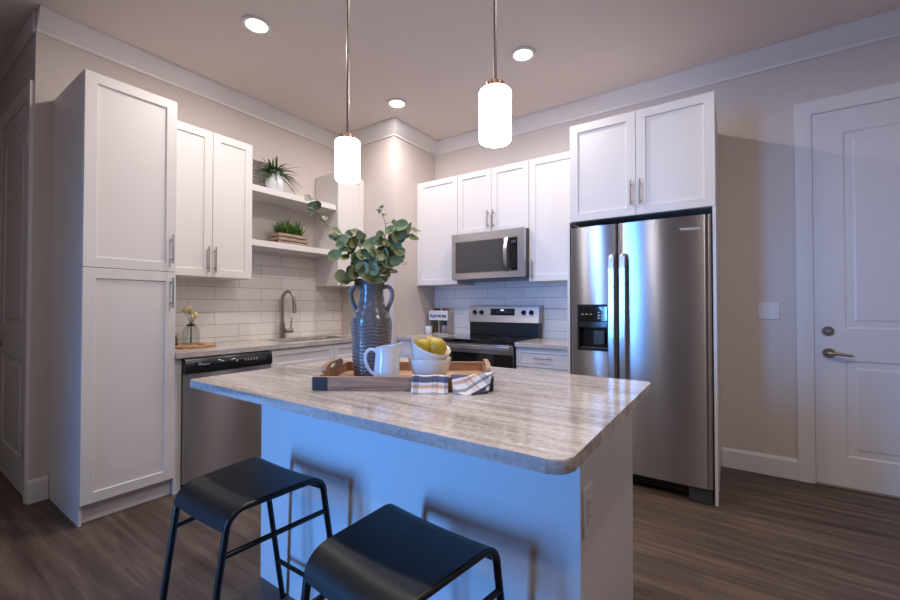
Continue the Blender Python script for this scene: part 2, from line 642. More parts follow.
def panel_door(name, f, u0, u1, zt, panels, o0, t):
    m = MB()
    root = MB()
    # slab as grid of faces around the moulded panels
    us = sorted({u0, u1, panels[0][0], panels[0][1]})
    zs = sorted({.012, zt} | {p[2] for p in panels} | {p[3] for p in panels})
    top = o0 + t
    for i in range(len(us) - 1):
        for j in range(len(zs) - 1):
            a, b, c, d = us[i], us[i + 1], zs[j], zs[j + 1]
            hit = any(p[0] <= a + 1e-6 and p[1] >= b - 1e-6 and p[2] <= c + 1e-6 and p[3] >= d - 1e-6 for p in panels)
            if not hit:
                root.rings([[f(a, top, c), f(b, top, c)], [f(a, top, d), f(b, top, d)]], False)
    for (a, b, c, d) in panels:
        def rect(i, o):
            return [f(a + i, o, c + i), f(b - i, o, c + i), f(b - i, o, d - i), f(a + i, o, d - i)]
        root.rings([rect(0, top), rect(.018, top - .010), rect(.034, top - .010), rect(.060, top - .002)], True, False, True)
    r0 = [f(u0, top, .012), f(u1, top, .012), f(u1, top, zt), f(u0, top, zt)]
    r1 = [f(u0, o0, .012), f(u1, o0, .012), f(u1, o0, zt), f(u0, o0, zt)]
    root.rings([r0, r1], True, False, True)
    o = root.build(name, M['door'], ang=15)
    return struct(o)

fB = facer('B', 0)
casing('trim_2', fB, DX0 - .004, DX1 + .004, DTOP + .004, CAS)
d1 = panel_door('door_1', fB, DX0, DX1, DTOP, [(4.235, DX1 - .154, 1.075, 2.405), (4.235, DX1 - .154, .215, .86)], .0005, .006)
m = MB()
m.cyl((4.152, -.0065, .905), (4.152, -.016, .905), .033, 24)
m.cyl((4.152, -.016, .905), (4.152, -.05, .905), .011, 16)
m.tube([(4.148, -.05, .905), (4.175, -.055, .905), (4.21, -.056, .903), (4.262, -.05, .896)], [.012, .0115, .010, .008], 12)
m.build('lever_handle', M['bronze'], d1)
m = MB()
m.cyl((4.150, -.0065, 1.055), (4.150, -.015, 1.055), .032, 24)
m.cyl((4.150, -.015, 1.055), (4.150, -.022, 1.055), .018, 20)
m.box(4.146, 4.172, -.034, -.0222, 1.050, 1.060, .002)
m.build('deadbolt', M['nickel'], d1)
m = MB(); m.box(DX0, DX1, -.03, -.0005, 0, .011, .003)
struct(m.build('trim_3', M['nickel']))

def fH(u, o, z):
    return Vector((u, WY - o, z))
casing('trim_4', fH, -.95, -.10, DTOP + .004, .085, .02)
d2 = panel_door('door_2', fH, -.946, -.104, DTOP, [(-.83, -.22, 1.08, 2.41), (-.83, -.22, .24, .87)], .0005, .006)
m = MB()
m.cyl((-.885, WY - .0065, .96), (-.885, WY - .016, .96), .03, 20)
m.cyl((-.885, WY - .016, .96), (-.885, WY - .05, .96), .010, 12)
m.tube([(-.89, WY - .05, .96), (-.85, WY - .055, .96), (-.78, WY - .05, .955)], [.011, .011, .008], 10)
m.build('lever_handle', M['bronze'], d2)
for z in (.3, 1.3, 2.3):
    m = MB(); m.cyl((-.102, WY - .012, z - .045), (-.102, WY - .012, z + .045), .006, 10)
    m.build('hinge', M['nickel'], d2)

# ------------------------------------------------------------------ cabinets along the left wall
PD, AD = .628, .361
fP = facer('A', PD - .02)
p = thing('pantry_cabinet', 'tall white two-door pantry cabinet reaching from the floor nearly to the crown', 'cabinet', (.3, -2.836, 0))
m = MB(); m.box(.001, PD - .0205, -3.07, -2.603, .1135, 2.561, .001)
m.build('body', M['cab'], p)
m = MB(); m.box(.001, PD - .055, -3.055, -2.606, 0, .113); m.box(.001, PD - .0205, -3.07, -3.0555, 0, .113)
m.build('toe_kick', M['cab'], p)
d = shaker(p, fP, -3.07, -2.603, 1.446, 2.561)
bar_handle(d, fP, -2.634, 1.592, .185, out=.052)
d = shaker(p, fP, -3.07, -2.603, .114, 1.446)
bar_handle(d, fP, -2.633, 1.312, .195, out=.052)

def wall_cab(label, loc, f, kind, u0, u1, z0, z1, depth, doors, handles, wallpos=0, group='white wall cabinets'):
    c = thing('wall_cabinet', label, 'cabinet', loc, group=group)
    m = MB()
    b = depth - .0205
    if kind == 'A':
        m.box(.001, b, u0, u1, z0, z1, .001)
    else:
        m.box(u0, u1, -b, -.001, z0, z1, .001)
    m.build('body', M['cab'], c)
    hs = list(handles)
    for (a, bb) in doors:
        d = shaker(c, f, a, bb, z0, z1)
        for h in list(hs):
            if a < h[0] < bb:
                bar_handle(d, f, h[0], h[1], h[2], out=.052)
                hs.remove(h)
    return c
fA = facer('A', AD - .02)
wall_cab('white two-door wall cabinet between the tall pantry and the open shelves', (.18, -2.25, 1.446), fA, 'A', -2.602, -1.940, 1.446, 2.554, AD,
         [(-2.566, -2.253), (-2.253, -1.940)], [(-2.290, 1.578, .195), (-2.240, 1.578, .195)])
wall_cab('narrow white one-door wall cabinet right of the open shelves above the sink counter', (.18, -.885, 1.43), fA, 'A', -1.052, CY - .002, 1.43, 2.58, AD,
         [(-1.052, CY - .002)], [])
m = MB()
m.box(.10, PD - .02, -2.602, -2.558, 0, .8835)
tag(m.build('filler_panel', M['cab'], smooth=False), 'thin white filler strip between the pantry and the dishwasher', 'panel')

# base cabinet under the sink
SINKY0, SINKY1 = -1.72, -1.00
s = thing('base_cabinet', 'white base cabinet under the sink beside the dishwasher', 'cabinet', (.3, -1.32, 0), group='white base cabinets')
fS = facer('A', .61)
m = MB()
m.box(.012, .03, -1.936, CY - .002, .11, .883); m.box(.03, .6095, -1.936, -1.918, .11, .883); m.box(.03, .6095, CY - .02, CY - .002, .11, .883)
m.box(.03, .6095, -1.918, CY - .02, .11, .128); m.box(.59, .6095, -1.918, CY - .02, .128, .883)
m.build('body', M['cab'], s, smooth=False)
m = MB(); m.box(.012, .55, -1.936, CY - .002, 0, .109)
m.build('toe_kick', M['cab'], s, smooth=False)
um = (-1.936 + CY) / 2
shaker(s, fS, -1.936, um, .72, .88, name='false_drawer', rail=.045)
shaker(s, fS, um, CY - .002, .72, .88, name='false_drawer', rail=.045)
for a, b, h in ((-1.936, um, um - .035), (um, CY - .002, um + .035)):
    d = shaker(s, fS, a, b, .112, .717)
    bar_handle(d, fS, h, .60, .16, out=.052)

# dishwasher
dw = thing('dishwasher', 'stainless dishwasher with a black control strip next to the pantry', 'dishwasher', (.33, -2.247, 0))
m = MB(); m.box(.02, .60, -2.553, -1.942, .05, .879, .002)
m.build('body', M['black_plastic'], dw)
m = MB(); m.box(.05, .58, -2.55, -1.945, 0, .0495)
m.build('toe_kick', M['black_plastic'], dw, smooth=False)
m = MB()
n_ = 24
fr_ = [(.640 + .008 * math.sin(PI * k / n_) ** .6, -2.555 + .615 * k / n_) for k in range(n_ + 1)]
lp = [(.6005, -2.555)] + fr_ + [(.6005, -1.940)]
m.rings([[(x, y, .055) for x, y in lp], [(x, y, .775) for x, y in lp]], True, True, True)
m.build('door', M['steel'], dw)
m = MB()
m.prism([(.6005, -2.555, .779), (.655, -2.555, .779), (.662, -2.555, .80), (.655, -2.555, .862), (.640, -2.555, .879), (.6005, -2.555, .879)], (0, .615, 0), .003)
cp = m.build('control_panel', M['black_plastic'], dw)
m = MB(); m.prism([(.660, -2.50, .815), (.6615, -2.50, .815), (.6575, -2.50, .852), (.6565, -2.50, .852)], (0, .51, 0))
fc = lab(m.build('fascia', M['display'], cp), 'dark blue-grey fascia strip with pale button marks')
RA = Matrix(((0, 0, 1), (1, 0, 0), (0, 1, 0)))       # text facing +x
RB = Matrix(((1, 0, 0), (0, 0, -1), (0, 1, 0)))      # text facing -y
text_mesh('logo', 'Whirlpool', .017, M['grey_ink'], cp, (.6605, -2.44, .833), RA)
for k in range(5):
    yy = -2.16 + k * .022
    m = MB(); m.box(.659, .6615, yy, yy + .012, .829, .832)
    m.build('button_mark', M['grey_ink'], cp, smooth=False)
    m = MB(); m.box(.659, .6612, yy, yy + .009, .838, .841)
    m.build('button_mark', M['grey_ink'], cp, smooth=False)
m = MB(); m.box(.659, .6615, -2.22, -2.212, .828, .842)
m.build('button_mark', M['grey_ink'], cp, smooth=False)

# countertop with undermount sink
SX0, SX1 = .13, .52
m = MB()
ct = .646
m.box(.001, SX0, -2.602, CY - .002, .885, .92)
m.box(SX1, ct, -2.602, CY - .002, .885, .92)
m.box(SX0, SX1, -2.602, SINKY0, .885, .92)
m.box(SX0, SX1, SINKY1, CY - .002, .885, .92)
tag(m.build('countertop', M['granite_dark'], smooth=False), 'long speckled stone countertop holding the sink along the left wall', 'countertop', 'stone countertops')
m = MB()
t = .004
a, b, c, d = SX0 - .012, SX1 + .012, SINKY0 - .012, SINKY1 + .012
m.box(a, b, c, d, .680, .684)
m.box(a, a + t, c, d, .684, .8845); m.box(b - t, b, c, d, .684, .8845)
m.box(a + t, b - t, c, c + t, .684, .8845); m.box(a + t, b - t, d - t, d, .684, .8845)
sk = m.build('sink', M['steel'], smooth=False)
tag(sk, 'stainless undermount sink set into the left counter below the faucet', 'sink')
m = MB(); m.cyl(((a + b) / 2, (c + d) / 2, .6842), ((a + b) / 2, (c + d) / 2, .688), .045, 24)
m.build('drain', M['nickel'], sk)

# faucet
FY = -1.475
fa = thing('faucet', 'brushed nickel gooseneck kitchen faucet behind the sink', 'faucet', (.075, FY, .9203))
m = MB()
m.cyl((.075, FY, .9203), (.075, FY, .928), .033, 24)
m.cyl((.075, FY, .928), (.075, FY, 1.06), .026, 24)
m.build('base', M['nickel'], fa)
m = MB()
pts = [(.075, FY, 1.03), (.075, FY, 1.12), (.075, FY, 1.22)]
FR = .062
for k in range(13):
    a_ = PI - PI * k / 12 * .97
    h_ = FR * (1 + math.cos(a_))
    pts.append((.075 + h_ * .86, FY + h_ * .40, 1.285 + .080 * math.sin(a_)))
m.tube(pts, .0145, 14)
m.build('spout', M['nickel'], fa)
m = MB()
e = Vector(pts[-1])
m.tube([e + Vector((0, 0, -.002)), e + Vector((.004, .002, -.06)), e + Vector((.009, .004, -.135))], [.0155, .0175, .019], 14)
m.build('spray_head', M['nickel'], fa)
m = MB()
m.cyl((.075, FY + .026, .99), (.085, FY + .105, .99), .021, 16)
m.tube([(.08, FY + .088, 1.008), (.083, FY + .090, 1.06), (.088, FY + .092, 1.11)], [.006, .0055, .005], 8)
m.build('lever', M['nickel'], fa)

# floating shelves
for z0, z1, lb in ((2.190, 2.243, 'upper white floating shelf holding the fern vase'), (1.732, 1.784, 'lower white floating shelf holding the wooden crate planter')):
    m = MB(); m.box(.001, .335, -1.938, -1.054, z0, z1, .002)
    tag(m.build('floating_shelf', M['cab']), lb, 'shelf', 'white floating shelves')

# ------------------------------------------------------------------ cabinets along the back wall
BD = .339
fU = facer('B', -(BD - .02))
wall_cab('white one-door wall cabinet left of the microwave', (1.07, -.17, 1.446), fU, 'B', .819, 1.328, 1.446, 2.554, BD, [(.819, 1.328)], [])
wall_cab('short white two-door wall cabinet directly above the microwave', (1.71, -.17, 1.93), fU, 'B', 1.330, 2.101, 1.93, 2.554, BD,
         [(1.330, 1.7155), (1.7155, 2.101)], [(1.687, 2.06, .17), (1.744, 2.06, .17)])
wall_cab('white one-door wall cabinet between the microwave and the refrigerator', (2.35, -.17, 1.446), fU, 'B', 2.103, 2.598, 1.446, 2.554, BD,
         [(2.103, 2.598)], [(2.138, 1.555, .17)])
m = MB(); m.box(CX + .001, .818, -(BD - .012), -.001, 1.446, 2.554)
tag(m.build('filler_panel', M['cab'], smooth=False), 'thin white filler strip between the corner wall and the leftmost back cabinet', 'panel')

fF = facer('B', -.758)
c = wall_cab('deep white two-door cabinet directly above the refrigerator', (3.07, -.4, 1.847), fF, 'B', 2.6205, 3.531, 1.847, 2.565, .778,
             [(2.6205, 3.0757), (3.0757, 3.531)], [(3.047, 1.998, .17), (3.104, 1.998, .17)])
for a, b, lb in ((2.600, 2.6195, 'white side panel on the left of the refrigerator'), (3.514, 3.531, 'white side panel on the right of the refrigerator')):
    m = MB(); m.box(a, b, -.777, -.001, 0, 1.8465)
    tag(m.build('side_panel', M['cab'], smooth=False), lb, 'panel', 'refrigerator side panels')

# base cabinets on the back wall
fL = facer('B', -.61)
def base_cab(label, u0, u1, handle=True):
    c = thing('base_cabinet', label, 'cabinet', ((u0 + u1) / 2, -.3, 0), group='white base cabinets')
    m = MB(); m.box(u0, u1, -.6095, -.012, .11, .8845, .001)
    m.build('body', M['cab'], c)
    m = MB(); m.box(u0, u1, -.55, -.012, 0, .1095)
    m.build('toe_kick', M['cab'], c, smooth=False)
    d = shaker(c, fL, u0, u1, .722, .882, name='drawer', rail=.04)
    bar_handle(d, fL, (u0 + u1) / 2, .802, .15, False, out=.05)
    d = shaker(c, fL, u0, u1, .112, .718)
    bar_handle(d, fL, u0 + .035, .60, .15, out=.05)
    return c
base_cab('white base cabinet between the corner wall and the range', CX + .002, 1.327)
base_cab('white drawer base cabinet between the range and the refrigerator', 2.109, 2.598)
for a, b, lb in ((CX + .002, 1.328, 'short stone countertop left of the range under the jar caddy'), (2.108, 2.598, 'short stone countertop between the range and the refrigerator')):
    m = MB(); m.box(a, b, -.655, -.010, .885, .92, .003)
    tag(m.build('countertop', M['granite_dark']), lb, 'countertop', 'stone countertops')

# ------------------------------------------------------------------ range
rg = thing('range', 'stainless electric range with a black glass cooktop below the microwave', 'range', (1.717, -.33, 0))
m = MB(); m.box(1.333, 2.103, -.63, -.03, .05, .905, .002)
m.build('body', M['black_plastic'], rg)
for x in (1.37, 2.06):
    for y in (-.58, -.08):
        m = MB()
        m.cyl((x, y, 0), (x, y, .0495), .018, 10)
        m.build('foot', M['black_plastic'], rg)
m = MB(); m.box(1.331, 2.105, -.665, -.095, .9055, .928, .004)
ck = m.build('cooktop', M['black_glass'], rg)
for x, y, r in ((1.53, -.50, .10), (1.90, -.50, .08), (1.53, -.24, .075), (1.90, -.24, .10)):
    m = MB()
    m.lathe([(r, .9283), (r + .003, .9283), (r + .003, .9286), (r, .9286), (r, .9283)], (x, y, 0), 40)
    m.build('burner_mark', M['grey_plastic'], ck)
m = MB(); m.box(1.335, 2.101, -.672, -.6305, .897, .905, .002)
m.build('front_trim', M['black_plastic'], rg)
m = MB(); m.box(1.335, 2.101, -.672, -.6305, .27, .895, .006)
od = m.build('oven_door', M['black_glass'], rg)
m = MB(); m.box(1.335, 2.101, -.676, -.6721, .812, .893, .003)
lab(m.build('door_trim', M['steel'], od), 'stainless band along the top of the door')
m = MB()
m.box(1.350, 2.086, -.728, -.712, .846, .886, .007)
for x in (1.375, 2.06):
    m.box(x - .013, x + .013, -.714, -.6762, .852, .880, .004)
lab(m.build('oven_handle', M['steel_bright'], od), 'bright stainless bar handle')
m = MB(); m.box(1.335, 2.101, -.672, -.6305, .06, .262, .006)
m.build('storage_drawer', M['steel'], rg)
# backguard
m = MB(); m.box(1.338, 2.100, -.118, -.022, .9285, 1.062, .002)
m.build('vent_strip', M['black_plastic'], rg)
m = MB()
m.prism([(1.331, -.022, 1.0625), (1.331, -.136, 1.0625), (1.331, -.130, 1.07), (1.331, -.112, 1.222), (1.331, -.102, 1.228), (1.331, -.022, 1.228)], (.774, 0, 0), .002)
bg = lab(m.build('backguard', M['steel_panel'], rg), 'stainless control backguard')
def bgy(z):
    return -.130 + (z - 1.07) / (1.222 - 1.07) * .018
for x in (1.402, 1.481, 1.951, 2.029):
    m = MB()
    y0 = bgy(1.163)
    m.cyl((x, y0 - .0005, 1.163), (x, y0 - .022, 1.1605), .024, 20, .019)
    m.box(x - .004, x + .004, y0 - .030, y0 - .020, 1.145, 1.178, .002)
    m.build('knob', M['black_plastic'], bg)
m = MB()
m.prism([(1.587, bgy(1.132) - .0015, 1.132), (1.587, bgy(1.2) - .0015, 1.2), (1.587, bgy(1.2) + .001, 1.2), (1.587, bgy(1.132) + .001, 1.132)], (.268, 0, 0))
dp = m.build('display', M['display'], bg)
for k in range(10):
    for j in range(3):
        if 3 <= k <= 5 and j == 2:
            continue
        x = 1.60 + k * .025
        z = 1.142 + j * .018
        m = MB(); m.box(x, x + .012, bgy(z) - .0022, bgy(z) - .0012, z, z + .004)
        m.build('button_mark', M['grey_plastic'], dp, smooth=False)
m = MB(); m.box(1.70, 1.735, bgy(1.185) - .0024, bgy(1.185) - .0012, 1.178, 1.192)
lab(m.build('clock', emit_mat('clock_glow', (.5, .75, 1, 1), .8), dp), 'small pale blue glowing clock')
text_mesh('logo', 'Whirlpool', .018, M['paper'], bg, (1.70, bgy(1.214) - .0012, 1.214), RB)

# ------------------------------------------------------------------ microwave
mw = thing('microwave', 'stainless over-the-range microwave under the short back cabinet', 'microwave', (1.716, -.2, 1.487))
m = MB(); m.box(1.330, 2.104, -.408, -.010, 1.480, 1.926, .003)
m.build('body', M['black_plastic'], mw)
m = MB()
def mrect(i, y, l=0, r_=0, b_=0, t_=0):
    return [(1.328 + l, y, 1.484 + b_), (2.104 - r_, y, 1.484 + b_), (2.104 - r_, y, 1.926 - t_), (1.328 + l, y, 1.926 - t_)]
m.rings([mrect(0, -.4085), mrect(0, -.442), mrect(0, -.445, .003, .003, .003, .003), mrect(0, -.445, .042, .065, .055, .078), mrect(0, -.4375, .046, .069, .059, .082)], True, True, True)
fr = m.build('front_frame', M['steel_bright'], mw, ang=20)
m = MB(); m.box(1.376, 1.958, -.4405, -.4378, 1.547, 1.842, .001)
dr = m.build('window', M['mw_glass'], fr)
m = MB(); m.box(1.961, 2.034, -.4405, -.4378, 1.547, 1.842, .001)
kp = m.build('keypad', M['black_glass'], fr)
for j in range(8):
    for k in range(3):
        m = MB(); m.box(1.976 + k * .017, 1.985 + k * .017, -.4413, -.4406, 1.582 + j * .025, 1.588 + j * .025)
        m.build('key_mark', M['grey_plastic'], kp, smooth=False)
m = MB(); m.box(1.974, 2.022, -.4414, -.4406, 1.795, 1.82)
m.build('clock_display', M['grey_plastic'], kp, smooth=False)
m = MB()
hp = []
for k in range(13):
    t_ = k / 12
    hp.append((1.938, -.442 - .045 * math.sin(PI * t_) ** .6 - .002, 1.545 + .31 * t_))
rgx = []
for (x, y, z) in hp:
    rgx.append([(x - .019, y, z), (x - .017, y - .008, z), (x + .017, y - .008, z), (x + .019, y, z), (x + .015, y + .006, z), (x - .015, y + .006, z)])
m.rings(rgx, True, True, True)
lab(m.build('door_handle', M['steel_bright'], fr), 'curved bright stainless handle')

# ------------------------------------------------------------------ refrigerator
rf = thing('refrigerator', 'tall stainless side-by-side refrigerator with a water and ice dispenser', 'refrigerator', (3.06, -.4, 0))
m = MB(); m.box(2.634, 3.503, -.735, -.03, .03, 1.785, .003)
m.build('body', M['grey_plastic'], rf)
for x in (2.70, 3.42):
    for y in (-.66, -.12):
        m = MB()
        m.cyl((x, y, 0), (x, y, .0295), .02, 10)
        m.build('foot', M['black_plastic'], rf)
def fridge_door(u0, u1, name, hole=None):
    m = MB()
    n = 28
    z0, z1 = .098, 1.797
    if hole:
        us = [u0 + (u1 - u0) * k / n for k in range(n + 1)]
    us = [u0 + (u1 - u0) * k / n for k in range(n + 1)]
    if hole:
        us = sorted([u for u in us if abs(u - hole[0]) > .006 and abs(u - hole[1]) > .006] + [hole[0], hole[1]])
    zs = [z0, z1] if not hole else [z0, hole[2], hole[3], z1]
    def yy(u):
        t_ = (u - u0) / (u1 - u0)
        e = min(t_, 1 - t_) * (u1 - u0)
        r_ = .012
        edge = 0 if e >= r_ else r_ - math.sqrt(max(0, r_ * r_ - (r_ - e) ** 2))
        return -.800 - .006 * math.sin(PI * t_) + edge
    grid = [[m.bm.verts.new((u, yy(u), z)) for z in zs] for u in us]
    back = [[m.bm.verts.new((u, -.7365, z)) for z in (z0, z1)] for u in (us[0], us[-1])]
    for i in range(len(us) - 1):
        for j in range(len(zs) - 1):
            if hole and us[i] >= hole[0] - 1e-6 and us[i + 1] <= hole[1] + 1e-6 and j == 1:
                continue
            m.bm.faces.new((grid[i][j], grid[i + 1][j], grid[i + 1][j + 1], grid[i][j + 1]))
    m.bm.faces.new([g[0] for g in grid] + [back[1][0], back[0][0]])
    m.bm.faces.new([g[-1] for g in grid] + [back[1][1], back[0][1]])
    m.bm.faces.new([v for v in grid[0]] + [back[0][1], back[0][0]])
    m.bm.faces.new([v for v in grid[-1]] + [back[1][1], back[1][0]])
    m.bm.faces.new([back[0][0], back[1][0], back[1][1], back[0][1]])
    return m.build(name, M['steel'], rf)
HOLE = (2.688, 2.900, .915, 1.232)
dl = fridge_door(2.634, 2.957, 'freezer_door', HOLE)
dr_ = fridge_door(2.962, 3.506, 'door')
for dd, x0, x1 in ((dl, 2.906, 2.951), (dr_, 2.977, 3.022)):
    m = MB()
    zt, zb = 1.585, .44
    cs = []
    for z, o in ((zb, .030), (zb + .02, .052), (zb + .10, .060), ((zt + zb) / 2, .064), (zt - .10, .060), (zt - .02, .052), (zt, .030)):
        y = -.803 - o
        cs.append([(x0, y + .006, z), (x0 + .006, y, z), (x1 - .006, y, z), (x1, y + .006, z), (x1 - .004, y + .016, z), (x0 + .004, y + .016, z)])
    m.rings(cs, True, True, True)
    for z in (zb + .03, zt - .03):
        m.box((x0 + x1) / 2 - .012, (x0 + x1) / 2 + .012, -.842, -.806, z - .02, z + .02, .003)
    m.build('handle', M['steel_bright'], dd)
# dispenser
m = MB()
a, b, c, d = HOLE
def hr(i, y):
    return [(a + i, y, c + i), (b - i, y, c + i), (b - i, y, d - i), (a + i, y, d - i)]
m.rings([hr(-.006, -.8035), hr(-.006, -.8085), hr(.008, -.8085), hr(.010, -.802)], True)
m.rings([hr(.0005, -.8035), hr(.0005, -.745)], True, False, True)
dis = lab(m.build('dispenser', M['dark_cavity'], dl, smooth=False), 'black water and ice dispenser recess')
m = MB(); m.box(a + .009, b - .009, -.8065, -.790, 1.118, d - .009, .002)
m.build('dispenser_panel', M['black_glass'], dis)
m = MB(); m.box(a + .009, b - .009, -.8045, -.77, 1.072, 1.116, .003)
m.build('chute', M['display'], dis)
m = MB(); m.box(2.790, 2.868, -.790, -.776, .95, 1.05, .006)
m.build('paddle', M['grey_plastic'], dis)
for k in range(3):
    for j in range(4):
        if (k + j) % 4 == 3:
            continue
        x, z = 2.828 + k * .02, 1.136 + j * .02
        m = MB(); m.box(x, x + .010, -.8074, -.8066, z, z + .008)
        m.build('button_icon', M['paper'], dis, smooth=False)
for k in range(3):
    m = MB(); m.box(2.712 + k * .03, 2.726 + k * .03, -.8072, -.8066, 1.165, 1.170)
    m.build('button_icon', M['paper'], dis, smooth=False)
m = MB(); m.box(a + .012, b - .012, -.80, -.765, c + .009, c + .018, .002)
m.build('drip_tray', M['grey_plastic'], dis)
text_mesh('logo', 'Whirlpool', .026, M['paper'], dr_, (3.392, -.8050, 1.715), RB)
m = MB()
m.box(2.64, 3.37, -.74, -.7355, .022, .09)
for k in range(4):
    m.box(2.65, 3.36, -.746, -.7401, .030 + k * .015, .037 + k * .015)
m.build('toe_grille', M['black_plastic'], rf, smooth=False)
m = MB(); m.box(3.375, 3.502, -.795, -.7355, .004, .050, .003); m.box(3.375, 3.502, -.790, -.7355, .052, .088, .004)
m.build('hinge_cover', M['grey_plastic'], rf)

# ------------------------------------------------------------------ island
isl = thing('kitchen_island', 'white kitchen island base under the large striped stone top', 'kitchen island', (2.56, -2.38, 0))
m = MB(); m.box(1.834, 3.282, -2.727, -2.06, .0, .8885, .001)
m.build('body', M['cab'], isl)
fI = facer('I', -2.0595)
for k in range(3):
    a = 1.836 + k * .4815
    d = shaker(isl, fI, a, a + .4815, .11, .885)
    bar_handle(d, fI, a + .44, .72, .16, out=.05)
IX0, IX1, IY0, IY1 = 1.729, 3.337, -2.99, -1.951
pts = []
for cx_, cy_, a0, r_ in ((IX1, IY0, -90, .045), (IX1, IY1, 0, .02), (IX0, IY1, 90, .02), (IX0, IY0, 180, .02)):
    sx = -1 if cx_ == IX1 else 1
    sy = 1 if cy_ == IY0 else -1
    for k in range(7):
        a = math.radians(a0 + 90 * k / 6)
        pts.append((cx_ + sx * r_ + r_ * math.cos(a), cy_ + sy * r_ + r_ * math.sin(a), .889))
m = MB(); m.prism(pts, (0, 0, .031), .004)
tag(m.build('island_countertop', M['granite'], ang=50), 'large polished striped stone island top holding the wooden tray', 'countertop')

# outlets and switches
def plate(name, label, cat, f, u, z, wd, ht, kind):
    o = thing(name, label, cat, f(u, 0, z - ht / 2))
    m = MB()
    def rect(i, q):
        return [f(u - wd / 2 + i, q, z - ht / 2 + i), f(u + wd / 2 - i, q, z - ht / 2 + i), f(u + wd / 2 - i, q, z + ht / 2 - i), f(u - wd / 2 + i, q, z + ht / 2 - i)]
    m.rings([rect(0, .0005), rect(0, .004), rect(.003, .007)], True, True, True)
    m.build('plate', M['white_plastic'], o, ang=20)
    if kind == 'outlet':
        m = MB()
        q = .0165
        pts_ = [f(u - q, .0072, z - .033), f(u + q, .0072, z - .033), f(u + q, .0072, z + .033), f(u - q, .0072, z + .033)]
        n_ = f(0, 1, 0) - f(0, 0, 0)
        m.prism(pts_, n_ * .002)
        rc = m.build('receptacle', M['white_plastic'], o, smooth=False)
        m = MB()
        for dz in (-.018, .018):
            for du in (-.006, .006):
                m = MB(); m.prism([f(u + du - .001, .0093, z + dz - .004), f(u + du + .001, .0093, z + dz - .004), f(u + du + .001, .0093, z + dz + .005), f(u + du - .001, .0093, z + dz + .005)], n_ * .0003)
                lab(m.build('slot', M['dark_cavity'], rc, smooth=False), 'dark plug slot')
    else:
        n_ = f(0, 1, 0) - f(0, 0, 0)
        for du in (-.024, .024):
            m = MB()
            q = .0165
            m.rings([[f(u + du - q, .0072, z - .033), f(u + du + q, .0072, z - .033), f(u + du + q, .0072, z + .033), f(u + du - q, .0072, z + .033)],
                     [f(u + du - q, .0125, z - .033), f(u + du + q, .0125, z - .033), f(u + du + q, .0085, z + .033), f(u + du - q, .0085, z + .033)]], True, True, True)
            m.build('rocker', M['white_plastic'], o, smooth=False)
    return o
plate('wall_switch', 'white double rocker light switch on the wall left of the entry door', 'switch', facer('B', 0), 3.829, 1.19, .128, .125, 'switch')
plate('power_outlet', 'white power outlet on the end panel of the island', 'outlet', facer('A', 3.282), -2.672, .687, .082, .125, 'outlet')
plate('power_outlet', 'pale power outlet on the tiles right of the faucet', 'outlet', facer('A', .009), -.985, 1.178, .12, .115, 'outlet')

